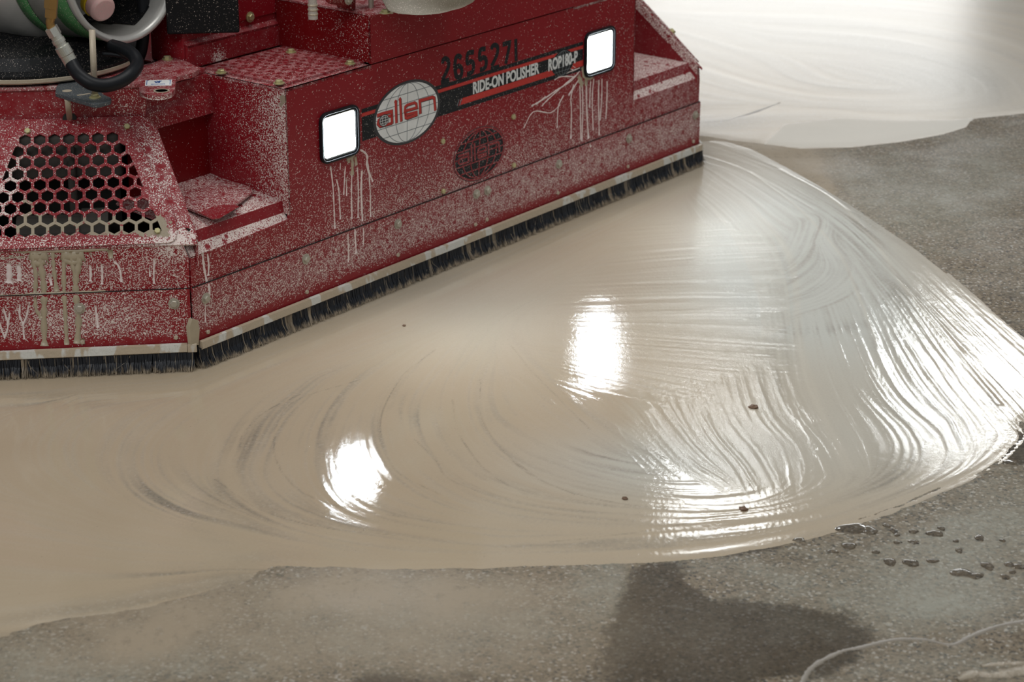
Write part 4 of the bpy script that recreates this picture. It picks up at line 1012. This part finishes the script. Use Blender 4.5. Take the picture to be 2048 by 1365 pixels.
def text(name, body, p0, p1, height, mat, parent, h, bold=0.0, shear=0.0):
    """flat text between two face positions (baseline start, baseline end)"""
    cu = bpy.data.curves.new(name, 'FONT'); cu.body = body; cu.extrude = 0.0; cu.offset = bold; cu.shear = shear; cu.resolution_u = 3
    o = bpy.data.objects.new(name, cu); COL.objects.link(o); dg = bpy.context.evaluated_depsgraph_get(); dg.update()
    me = bpy.data.meshes.new_from_object(o.evaluated_get(dg)); bpy.data.objects.remove(o)
    bm = bmesh.new(); bm.from_mesh(me); P = [v.co.copy() for v in bm.verts]; x0 = min(p.x for p in P); x1 = max(p.x for p in P); y0 = min(p.y for p in P); y1 = max(p.y for p in P)
    V = []; 
    for p in P:
        u = (p.x-x0)/(x1-x0); v = (p.y-y0)/(y1-y0); V.append(W(p0[0]+(p1[0]-p0[0])*u, IN-h, p0[1]+(p1[1]-p0[1])*u+height*v))
    Fc = [[v.index for v in f.verts] for f in bm.faces]; bm.free(); bpy.data.meshes.remove(me)
    # give it thickness
    n = len(V); V2 = [v+n1*-.0004 for v in V]; edges = {}
    for f in Fc:
        for i in range(len(f)):
            e = (f[i], f[(i+1) % len(f)]); edges[e] = edges.get(e, 0)+1
    sides = [[b, a, a+n, b+n] for a, b in edges if (b, a) not in edges]
    return part(name, V+V2, Fc+sides, mat, parent)
b0_ = onf(945.5, 189, IN); b1_ = onf(1078, 146.5, IN); top_ = onf(945.5, 164.5, IN)
text('lettering', 'RIDE-ON POLISHER', b0_, (b1_[0], b0_[1]), (top_[1]-b0_[1])*1.0, M['letter_white'], dec, .0009, .034)
b0_ = onf(1096, 143.5, IN); b1_ = onf(1154.5, 126, IN); top_ = onf(1096, 118.5, IN)
text('lettering', 'ROP180-P', b0_, (b1_[0], b0_[1]), (top_[1]-b0_[1]), M['letter_white'], dec, .0011, .034)
gc = onf(1125, 126, IN)
part('dark_globe', *disc(gc[0], gc[1], .042, .0285, f3, 0, .0006), M['ink'], dec)  # dark printed globe behind the model name
part('dark_globe_lines', *globe_lines(gc[0], gc[1], .041, .0275, .0007, .0005, .0009), M['grey_line'], dec)
# painted fleet number, stencil strokes traced digit by digit
def zs(X_, Y_): return onf(620+X_/4.551, 50+Y_/4.551, IN)
DIG = [[[(1205, 352), (1212, 318), (1232, 306), (1256, 322), (1262, 370), (1240, 430), (1205, 500)], [(1192, 522), (1268, 500)]],
       [[(1378, 300), (1352, 282), (1328, 300), (1318, 380), (1330, 462), (1356, 478), (1378, 452), (1380, 400), (1352, 372), (1326, 396)]],
       [[(1492, 246), (1436, 262), (1432, 345), (1466, 332), (1486, 352), (1484, 412), (1462, 438), (1428, 448)]],
       [[(1598, 216), (1550, 230), (1546, 310), (1578, 296), (1602, 316), (1600, 372), (1578, 400), (1546, 410)]],
       [[(1650, 222), (1664, 190), (1690, 184), (1708, 205), (1704, 260), (1680, 320), (1652, 375)], [(1645, 402), (1722, 380)]],
       [[(1752, 178), (1816, 160), (1812, 200), (1780, 355)]],
       [[(1872, 128), (1876, 330)]]]
L_ = []
for dg_ in DIG:
    for st_ in dg_: L_.append(ribbon([zs(*p) for p in (spline(st_, 4) if len(st_) > 4 else st_)], .0105, f3, -.0002, .0003))
part('fleet_number', *join(L_), M['ink'], fascia)

# ---- upper tank box above the fascia crease
UB0, UB1, UBW, UBZ = .520, 1.205, .255, .583
V, Fc = plate([(UB0, .4875), (UB1, .4875), (UB1, .72), (.86, .72), (.72, UBZ), (UB0, UBZ)][:0] or [(UB0, .4875), (UB1, .4875), (UB1, UBZ), (UB0, UBZ)], [], face3(.0015), .006, .015)
ub = part('upper_front_panel', V, Fc, R, mach); dirt(ub, lambda x, y: .13+0*x, .0)
V, Fc = plate([(0, .4890), (UBW, .4890), (UBW, UBZ), (0, UBZ)], [], lambda w_, z, h: W(UB0-h, .002+w_, z), .005, .012)
o = part('upper_side_panel', V, [f[::-1] for f in Fc], M['dark_red'], mach); dirt(o, lambda x, y: .16+.24*np.clip((x-620)/120, 0, 1), .02)
V = [W(UB0, .0015, UBZ), W(UB1, .0015, UBZ), W(UB1, .012, UBZ+.004), W(UB0, .012, UBZ+.004), W(UB0, UBW, UBZ+.004), W(UB1, UBW, UBZ+.004)]
nn_ = 40; V = []; Fc = []
for i in range(nn_+1):
    s_ = UB0-.0005+(UB1-UB0)*i/nn_
    for w_, z_ in ((.0015, UBZ-.001), (.004, UBZ+.003), (.012, UBZ+.005), (.06, UBZ+.005), (.12, UBZ+.005), (.18, UBZ+.005), (UBW+.02, UBZ+.005)): V.append(W(s_, w_, z_))
for i in range(nn_):
    for j in range(6): Fc.append([i*7+j, (i+1)*7+j, (i+1)*7+j+1, i*7+j+1])
o = part('upper_top_panel', V, Fc, R, mach); md = o.modifiers.new('s', 'SOLIDIFY'); md.thickness = .004; dirt(o, lambda x, y: .42+0*x, lambda x, y: .75+0*x)
topdeck('access_plate', rpoly([(.640, .035), (.95, .035), (.95, .20), (.640, .20)], .012), UBZ+.0095, .004, mach, R, lambda x, y: .3+0*x, lambda x, y: .35+0*x)
V, Fc = plate([(0, .4875), (.25, .4875), (.25, .72), (0, .72)], [], lambda w_, z, h: W(UB1+h, .002+w_, z), .004, .05); o = part('upper_side_panel', V, Fc, R, mach); dirt(o, .3, .1)
topdeck('step_deck', [(UB1, IN), (SR, IN), (SR, .256), (UB1, .256)], .4845, .005, mach, R, lambda x, y: .9+0*x, lambda x, y: .9+0*x)

# ---- red cabinet left of it, with its plinth and bolted door
CB = .2575
V, Fc = plate([(.262, .4895), (.600, .4895), (.600, .535), (.262, .535)], [], face3(CB-.006), .006, .012)
o = part('cabinet_plinth', V, Fc, R, mach); dirt(o, lambda x, y: .2+.75*np.clip((y-(128-.26*(x-440)))/14, 0, 1)+.8*B(x, y, 437, 115, 14, 20), lambda x, y: .1+.5*np.clip((y-(130-.26*(x-440)))/10, 0, 1))
V = [W(.262, CB-.006, .535), W(.600, CB-.006, .535), W(.600, CB+.004, .543), W(.262, CB+.004, .543)]
o = part('plinth_lip', V+[v+n1*.0-Z3*.006 for v in V], [[0, 1, 2, 3], [7, 6, 5, 4], [0, 4, 5, 1], [1, 5, 6, 2], [2, 6, 7, 3], [3, 7, 4, 0]], R, mach, bevel=.001); dirt(o, .3, .3)
V, Fc = box(W, .262, .600, CB+.004, CB+.10, .49, 1.0); cab = part('cabinet_body', V, Fc, R, mach, bevel=.006); dirt(cab, .15, .05)
V, Fc = plate(rrect(.315, .545, .557, .95, .012), [], face3(CB+.0005), .004, .02); dr = part('access_door', V, Fc, R, cab); dirt(dr, lambda x, y: .16+.6*B(x, y, 598, 14, 12, 14), lambda x, y: .5*B(x, y, 596, 14, 16, 16))
for q in ((500, 34), (578, 12)):
    s_, z_ = onf(*q, CB); bolt(W(s_, CB+.0005, z_), n1, cab, ('y', 1))

# ---- pieces standing on the upper box
def onu(x, y): return onh(x, y, UBZ+.006)
a, b = onu(626, 32)
V, Fc = tube([W(a, b, UBZ), W(a, b, UBZ+.03), W(a, b, UBZ+.06), W(a, b, UBZ+.3)], [.0095, .0085, .008, .008]); hs = part('dusty_hose', V, Fc, M['pale_hose'], mach)
V, Fc = join([lathe(W(a, b, UBZ+.008+k*.009), Z3, [(0, .0098), (.002, .0105), (.004, .0098)], 16) for k in range(3)]); part('hose_clamp', V, Fc, M['rod'], hs)
a, b = onu(783, 25); V, Fc = tube([W(a, b, UBZ+.004), W(a, b, UBZ+.018), W(a, b, UBZ+.020), W(a, b, UBZ+.3)], [.0035, .0035, .0045, .0045]); part('thin_rod', V, Fc, M['rod'], mach)
for q in ((770, 30), (812, 21)): a, b = onu(*q); bolt(W(a, b, UBZ+.0095), Z3, mach, ('y', 1))
# red linkage clamp
a, b = onu(690, 27)
V, Fc = join([box(W, a+.03, a+.045, b+.01, b+.05, UBZ+.005, UBZ+.10), tube([W(a-.035, b+.01, UBZ+.045), W(a+.0, b+.005, UBZ+.036), W(a+.035, b+.005, UBZ+.045)], [.014, .017, .015], 12)])
lk = part('linkage_clamp', V, Fc, M['dark_red'], mach, bevel=.003); dirt(lk, .35, .1)
V, Fc = tube([W(a+.05, b+.02, UBZ+.10), W(a+.075, b+.01, UBZ+.05), W(a+.09, b+.01, UBZ+.042)], [.012, .013, .014], 12); o = part('linkage_arm', V, Fc, M['dark_red'], mach, True); dirt(o, .4, .1)
bolt(W(a-.003, b-.012, UBZ+.036), n1, lk)
V, Fc = tube([W(a+.078, b+.0, UBZ+.004), W(a+.078, b, UBZ+.035)], .0055); part('linkage_pin', V, Fc, M['bolt'], mach)
# dusty rounded float tank at the top right of the box
V = []; Fc = []; c_ = onu(905, 22); sg = 28
for i, (r_, z_) in enumerate(((.0, 0), (.075, .001), (.095, .010), (.105, .03), (.107, .10), (.10, .16))):
    for k in range(sg):
        t_ = 2*pi*k/sg; m_ = 1+.03*sin(5*t_)+.02*sin(9*t_); V.append(W(c_[0]+r_*1.15*m_*cos(t_), c_[1]+.055+r_*.75*m_*sin(t_), UBZ+.006+z_))
for i in range(5):
    for k in range(sg): Fc.append([i*sg+k, i*sg+(k+1) % sg, (i+1)*sg+(k+1) % sg, (i+1)*sg+k])
Fc.append([5*sg+k for k in range(sg)]); part('dusty_canister', V, Fc, M['canvas'], mach, True)

# ---- gas bottle with collar, valve, hose
RC = hit(243, -62, CO-n0*.30, n0)                    # centre of the collar rim
TA = np.array([sin(radians(52)), -cos(radians(52)), .07]); TA /= np.linalg.norm(TA)   # bottle axis, towards the rim
TR = .132
V, Fc = lathe(RC, TA, [(-.66, .0), (-.64, .08), (-.58, .135), (-.52, .152), (-.215, .152), (-.185, .148), (-.160, .128), (-.146, .10), (-.142, 0)], 56)
tank = part('gas_bottle', V, Fc, M['steel'], mach, True)
V, Fc = lathe(RC, TA, [(-.165, TR*.985), (-.165, TR+.004), (-.010, TR+.004), (.0, TR+.009), (.006, TR+.007), (.006, TR-.001), (-.004, TR-.006), (-.012, TR-.004), (-.165, TR-.004)], 64, True); col_ = part('collar', V, Fc, M['steel'], tank, True, bevel=0)
V, Fc = lathe(RC, TA, [(-.062, TR+.0045), (-.062, TR+.0056), (-.012, TR+.0056), (-.012, TR+.0045)], 64, True); part('green_band', V, Fc, M['green'], tank, True)
V, Fc = lathe(RC, TA, [(-.160, TR+.0045), (-.160, TR+.0058), (-.128, TR+.0058), (-.128, TR+.0045)], 64, True); part('green_band', V, Fc, M['green'], tank, True)
V, Fc = lathe(RC, TA, [(-.15, 0), (-.15, .124), (-.147, .124), (-.147, 0)], 48); part('dark_dome', V, Fc, M['engine'], tank)
# dark sheet on the collar's inner wall stands in for its shaded slot
ref_ = np.array([0, 0, 1.]); u_ = np.cross(TA, ref_); u_ /= np.linalg.norm(u_); v_ = np.cross(TA, u_); V = []; Fc = []
cp_ = lambda a_, d_: RC+TA*d_+(TR-.0062)*(cos(a_)*u_+sin(a_)*v_)
angs = np.linspace(0, 2*pi, 181); dd_ = np.linspace(-.145, -.035, 12)
def inside_(P):
    x, y = proj(P); return 192 < x < 300 and -120 < y < 46+.05*(x-190) 
for a0_, a1_ in zip(angs[:-1], angs[1:]):
    for e0_, e1_ in zip(dd_[:-1], dd_[1:]):
        q_ = [cp_(a0_, e0_), cp_(a1_, e0_), cp_(a1_, e1_), cp_(a0_, e1_)]; nr = (q_[0]+q_[2])/2-RC; nr = nr-TA*(nr@TA)
        if all(inside_(P) for P in q_) and nr@fwd > 0: k_ = len(V); V += q_; Fc.append([k_, k_+1, k_+2, k_+3])
if V: part('collar_dark_sheet', V, Fc, M['engine'], tank)
# valve inside the collar
vp = hit(199, 12, RC-TA*.02, n0)
va = np.array([sin(radians(38)), -cos(radians(38)), -.30]); va /= np.linalg.norm(va)
V, Fc = lathe(vp-va*.045, va, [(0, .0), (0, .021), (.02, .021), (.02, .0)], hexn=6); part('valve_body', V, Fc, M['brass'], tank)
V, Fc = lathe(vp-va*.025, va, [(0, .0), (0, .0285), (.016, .0285), (.016, .0)], 28); part('yellow_collar', V, Fc, M['yellow'], tank, bevel=.002)
V, Fc = lathe(vp-va*.009, va, [(0, 0), (0, .0262), (.022, .0262), (.028, .021), (.028, 0)], 28); part('valve_cap', V, Fc, M['pink_cap'], tank, bevel=.002)
# brass elbow, silver fittings and the black hose
DW = .17
def ph(x, y, w): return hit(x, y, CO-n0*w, n0)
wv = .10
V, Fc = join([lathe(ph(104, -25, wv), ph(102, 12, wv)-ph(104, -25, wv), [(0, 0), (0, .013), (.037, .013), (.037, 0)], hexn=6), lathe(ph(103, 12, wv), ph(102, 34, wv)-ph(103, 12, wv), [(0, 0), (0, .0115), (.021, .0115), (.021, 0)], hexn=6), tube([ph(102, 32, wv), ph(100, 44, wv), ph(101, 52, wv), ph(106, 60, wv)], [.0085, .008, .008, .008])])
part('brass_elbow', V, Fc, M['brass'], mach)
q0 = ph(102, 55, wv); q1 = ph(143, 127, wv); ax_ = q1-q0; L0 = np.linalg.norm(ax_)
V, Fc = join([lathe(q0, ax_, [(0, 0), (0, .0125), (L0*.22, .0125), (L0*.22, .0105)], hexn=6), lathe(q0+ax_*.22, ax_, [(0, .0105), (L0*.10, .0105), (L0*.10, .0122), (L0*.20, .0122), (L0*.20, .0108), (L0*.28, .0108), (L0*.30, .0138), (L0*.52, .0138), (L0*.54, .0130), (L0*.78, .0130), (L0*.78, 0)], 24)])
part('hose_fitting', V, Fc, M['silver'], mach)
hp = [(142, 124, .10), (152, 142, .085), (165, 156, .070), (185, 168, .062), (212, 171, .066), (240, 163, .08), (262, 148, .10), (274, 130, .14), (268, 112, .17), (250, 100, .20), (225, 92, .24)]
V, Fc = tube(spline([ph(*q) for q in hp], 6), .0128, 16); part('black_hose', V, Fc, M['black_clean'], mach, True)
# rods and grey bracket
V, Fc = tube([ph(184, 60, .090), ph(190, 192, .090)], .0058); part('threaded_rod', V, Fc, M['rod'], mach, True)
wb = .090
brz = (ph(190, 195, wb)-CO)[2]
def onb(x, y): q = ground(x, y, brz)-CO; return q@d1, -(q@n1)
bp = rpoly([onb(*q) for q in ((110, 186), (113, 172), (124, 162), (150, 156), (190, 163), (205, 188), (223, 196), (221, 202), (197, 208), (185, 208))], .006, 4)
V, Fc = prism([W(a, b, brz) for a, b in bp], [W(a, b, brz-.0075) for a, b in bp]); brk = part('steel_bracket', V, Fc, M['grey_plate'], mach, bevel=.001)
bx = onb(190, 196); bolt(W(bx[0], bx[1], brz), Z3, brk, ('y', 1)); bolt(W(bx[0], bx[1], brz-.0075), -Z3, brk, ('s', 0))
V, Fc = lathe(W(bx[0], bx[1], brz-.016), Z3, [(0, .006), (.009, .009)], 14); part('rod_end', V, Fc, M['rod'], brk)
hx = onb(134, 182); V, Fc = lathe(W(hx[0], hx[1], brz), Z3, [(0, .0), (.0004, .0), (.0004, .009), (0, .009)], 16); part('bracket_hole', V, Fc, M['rod'], brk)
sx = onb(166, 189); V, Fc = ribbon([(sx[0]-.012, sx[1]+.002), (sx[0]+.012, sx[1]-.006)], .006, lambda a, b, h: W(a, b, brz+h), 0, .0005); part('bracket_slot', V, Fc, M['rod'], brk)
V, Fc = tube([ph(135, 199, .11), ph(139, 236, .165)], .0055); part('lower_rod', V, Fc, M['rod'], mach, True)
a_, t_ = onc(139, 237, .001); V, Fc = lathe(CP(a_, t_, .0), capn, [(0, 0), (0, .013), (.0012, .013), (.0012, 0)], 20); part('rod_hole', V, Fc, M['dark'], mach)
# black flywheel housing with its dusty flange, and the dark engine bay
hc = ph(45, 120, .30)
V, Fc = lathe(LW(-.30, .40, .508), Z3, [(0, 0), (0, .205), (.010, .215), (.018, .215), (.022, .19), (.045, .18), (.05, .15), (.05, 0)], 56); fh = part('flywheel_housing', V, Fc, M['engine'], mach)
V, Fc = lathe(LW(-.30, .40, .511), Z3, [(0, .214), (.003, .2175), (.009, .2175), (.010, .214)], 56); part('dusty_flange', V, Fc, M['rod'], fh)
V, Fc = box(W, -.60, .255, .80, .84, .485, 1.0); part('rear_screen', V, Fc, M['engine'], mach, bevel=.004)
V, Fc = box(lambda a, w, z: LW(a, w, z), -.03, .11, .355, .40, .56, .80); part('engine_shroud', V, Fc, M['engine'], mach, bevel=.004)
V, Fc = tube(spline([W(.20, .34, .49), W(.215, .33, .53), W(.225, .33, .60), W(.23, .34, .72)], 5), .012, 14); part('wiring_conduit', V, Fc, M['black_clean'], mach, True)
V, Fc = tube(spline([ph(205, 108, .22), ph(232, 110, .21), ph(262, 118, .20), ph(272, 124, .20), ph(262, 136, .20)], 5), .0035, 10); part('thin_wire', V, Fc, M['black_clean'], mach, True)
# main body behind
V, Fc = join([box(W, .60, 1.60, .262, .80, .20, .58), box(W, -.30, 2.0, .46, 1.3, .06, .47), box(W, .262, .60, .262, .6, .20, .49), box(W, 1.45, 1.62, .222, .8, .20, .43)]); o = part('main_chassis', V, Fc, M['dark_red'], mach, bevel=.004); dirt(o, .2, .1)
V, Fc = join([box(W, .62, 1.15, .32, .80, .585, .95), box(W, .70, 1.05, .45, .9, .95, 1.05)]); part('engine_block', V, Fc, M['engine'], mach, bevel=.02)
for mir in (0, 1):
    f_ = (lambda s_, w_, z: W(LEN-s_, w_, z)) if mir else W
    V, Fc = plate([(.085, .265), (SL, .265), (SL, .49), (.085, .49)], [], lambda s_, z, h: f_(s_, .216-h, z), .004, .05)
    if mir: o = part('well_back_panel', V, [f[::-1] for f in Fc], M['dark_red'], mach); dirt(o, .2, .1)
for prof, nm, dd in (([(IN, HT-.002), (.017, .238)], 'step_ledge', (.95, .8)), ([(.017, .238), (.021, .2605)], 'step_riser', (.35, .3)), ([(.021, .2605), (.215, .281)], 'step_floor', (.8, .8))):
    extr(nm, prof, SR, LEN-.02, R, mach, *dd)

# ---- slurry runs: wet tan on the corner, dried pale ones under the lamps
c5 = lambda X_, Y_: (X_/4.551, 480+Y_/4.551)
def runs(name, lst, conv, on, to3, mat, parent, hh=.0012, k=1.0):
    L_ = []
    for pts, w in lst:
        q = [on(*conv(*p)) for p in pts]; q = [tuple(p) for p in spline(q, 5)] if len(q) > 2 else q
        n = len(q); wl = [w/4.551/1040*k*(1+.25*sin(i*1.7+w)+.12*rnd.uniform(-1, 1)) for i in range(n)]; wl[-1] *= 1.25
        if n > 1: part(name, *ribbon(q, wl, to3, 0, hh, dome=True), mat, parent, True)
l3u = lambda a, z, h: LW(a, (IN if z > SK_T else 0)-h, z)
WETR = [([(300, 130), (305, 220), (325, 330), (318, 490)], 36), ([(360, 130), (372, 240), (395, 400), (402, 560), (400, 700), (405, 965)], 52), ([(320, 520), (328, 630), (375, 715)], 28), ([(480, 110), (482, 180), (492, 300), (515, 475)], 34),
        ([(578, 110), (580, 200), (580, 400), (590, 600), (600, 800), (608, 955)], 36), ([(700, 120), (715, 220), (692, 350), (688, 460), (700, 590), (715, 720), (705, 945)], 52), ([(640, 110), (655, 220), (680, 330), (690, 400)], 34),
        ([(-60, 517), (150, 510), (350, 495), (700, 482), (960, 474)], 18), ([(1000, 95), (1010, 175)], 40), ([(266, 145), (350, 158), (430, 145)], 110), ([(552, 145), (650, 158), (765, 140)], 110), ([(285, 200), (345, 225), (408, 200)], 60), ([(570, 190), (660, 215), (742, 195)], 62),
        ([(-60, 105), (300, 112), (700, 105), (980, 92)], 26), ([(745, 900), (755, 950)], 40)]
runs('wet_slurry_run', WETR, c5, onl, l3u, M['tan'], cornf, .0014, 1.0)
DRYL = [([(30, 620), (50, 690), (72, 765), (62, 840), (40, 895)], 22), ([(90, 660), (82, 720), (72, 770)], 18), ([(-10, 740), (20, 830), (42, 890)], 20), ([(182, 590), (178, 690), (208, 765), (215, 850), (222, 905)], 22), ([(262, 590), (245, 690), (212, 765)], 20),
        ([(815, 235), (825, 300), (822, 385)], 28), ([(925, 225), (930, 320), (928, 412)], 22), ([(1030, 205), (1075, 240), (1095, 300), (1105, 390)], 22), ([(1405, 180), (1400, 300), (1402, 405)], 18), ([(868, 600), (880, 700), (892, 800)], 24), ([(450, 320), (468, 420)], 28), ([(75, 215), (85, 300), (80, 400)], 60), ([(165, 230), (175, 300), (172, 380)], 46), ([(1360, 250), (1365, 340)], 12)]
runs('dried_slurry_run', DRYL, c5, onl, l3u, M['dry'], cornf, .0006, .8)
f3u = lambda s_, z, h: W(s_, (IN if z > SK_T else 0)-h, z)
DRYF = [([(1655, 380), (1668, 480), (1680, 600), (1688, 780), (1695, 950)], 13), ([(1710, 500), (1730, 600), (1738, 730), (1745, 860)], 13), ([(1790, 380), (1782, 500), (1775, 640)], 11), ([(1800, 500), (1802, 650)], 10), ([(1850, 440), (1846, 600), (1850, 860)], 13), ([(1900, 390), (1908, 600), (1905, 850)], 14), ([(1940, 420), (1935, 600), (1945, 880)], 20), ([(1980, 270), (2000, 400), (2015, 600), (2020, 840)], 13),
        ([(1800, 970), (1805, 1100), (1805, 1250)], 11), ([(1865, 930), (1870, 1050), (1877, 1170)], 16), ([(1935, 900), (1945, 1000), (1942, 1090)], 13), ([(1925, 230), (1960, 250), (1990, 290), (1985, 380), (2040, 520)], 16), ([(1745, 350), (1742, 410)], 10)]
c4 = lambda X_, Y_: (300+X_/4.551, 250+Y_/4.551)
runs('dried_slurry_run', DRYF, c4, onf, f3u, M['dry'], fascia, .0006, 1.25)
runs('wet_slurry_run', [([(1900, 170), (1895, 230), (1860, 290), (1800, 320)], 22), ([(1845, 290), (1855, 350), (1852, 460)], 30), ([(1880, 290), (1890, 370)], 20), ([(1820, 310), (1822, 350)], 20)], c4, onf, f3u, M['tan'], fascia, .0012, 1.3)
c2 = lambda X_, Y_: (1030+X_/4.551, Y_/4.551)
DRYR = [([(545, 770), (520, 900), (525, 1000), (520, 1265)], 13), ([(600, 780), (605, 900), (610, 1270)], 13), ([(625, 780), (628, 1000), (620, 1285)], 13), ([(660, 750), (665, 1000), (680, 1265)], 17), ([(700, 740), (695, 830), (690, 980)], 12), ([(728, 720), (715, 900), (722, 1190)], 13), ([(775, 730), (772, 900), (778, 1235)], 14), ([(802, 720), (800, 900), (785, 1100)], 13), ([(850, 740), (848, 900), (838, 1085)], 13),
        ([(455, 870), (410, 960), (398, 1060), (395, 1165)], 13), ([(600, 650), (520, 740), (380, 830), (280, 900), (160, 970)], 11), ([(560, 690), (420, 810), (300, 920), (255, 970)], 10), ([(560, 620), (480, 560), (420, 520)], 7), ([(540, 700), (430, 700), (370, 730)], 10), ([(420, 960), (330, 1030), (180, 1020), (90, 1170)], 8), ([(290, 880), (200, 960)], 9), ([(540, 640), (470, 610), (400, 590)], 8), ([(610, 700), (500, 870)], 12), ([(600, 620), (500, 660), (400, 690)], 10),
        ([(680, 1310), (690, 1340)], 13)]
runs('dried_slurry_run', DRYR, c2, onf, f3u, M['dry'], fascia, .0006, 1.35)
runs('wet_slurry_run', [([(625, 610), (640, 700), (690, 715), (720, 700)], 26), ([(590, 690), (610, 750), (625, 780)], 46), ([(655, 720), (660, 780)], 26)], c2, onf, f3u, M['tan'], fascia, .0012, 1.4)
# thin dried runs on the ledge corner
runs('dried_slurry_run', [([(1855, 120), (1865, 230), (1885, 340), (1905, 440), (1905, 510)], 20), ([(1900, 130), (1912, 230), (1908, 330)], 16), ([(1870, 560), (1868, 750)], 9)], c5, onf, f3u, M['dry'], fascia, .0006, 1.2)
# elongated flecks thrown over the faces
def flecks(n, dens, on_lo, on_hi, to3, parent, seed, ax0=20, spread=40):
    r = random.Random(seed); V = []; Fc = []
    for _ in range(n):
        s_ = r.uniform(on_lo[0], on_hi[0]); z = r.uniform(on_lo[1], on_hi[1]); P = to3(s_, z, 0); x, y = proj(P)
        if r.random() > dens(s_, z, x, y): continue
        l = r.uniform(.0012, .0045) if r.random() < .93 else r.uniform(.005, .010); w = r.uniform(.0006, .0014); a = radians(r.gauss(ax0, spread)); c, sn = cos(a)*l/2, sin(a)*l/2; pc, ps = -sin(a)*w/2, cos(a)*w/2
        b = len(V); V += [to3(s_-c, z-sn, .0002), to3(s_+pc, z+ps, .0005), to3(s_+c, z+sn, .0002), to3(s_-pc, z-ps, .0005)]; Fc.append([b, b+3, b+2, b+1])
    o = part('slurry_flecks', V, Fc, M['fleck'], parent); o['kind'] = 'stuff'; return o
def dF(s_, z, x, y):
    if (.36 < s_ < .48 and .31 < z < .42) or (1.245 < s_ < 1.365 and .31 < z < .42): return 0
    if z > HT and (s_ < SL or s_ > SR): return 0
    if ((s_-ecx)/erx)**2+((z-ecz)/ery)**2 < 1.0: return .02
    return max(.03, min(1, (.45-z)/.30))*.9+.1
flecks(17000, dF, (.01, SK_T), (LEN-.01, .484), f3u, fascia, 3, 25, 40)
flecks(9000, lambda s_, z, x, y: .9 if z > .075 else .2, (.01, .062), (LEN-.01, SK_T), f3u, skirt, 4, 30, 35)
flecks(9000, lambda s_, z, x, y: .9 if z > .07 else .2, (-.45, .062), (-.01, .245), l3u, skirt2, 5, 20, 50)
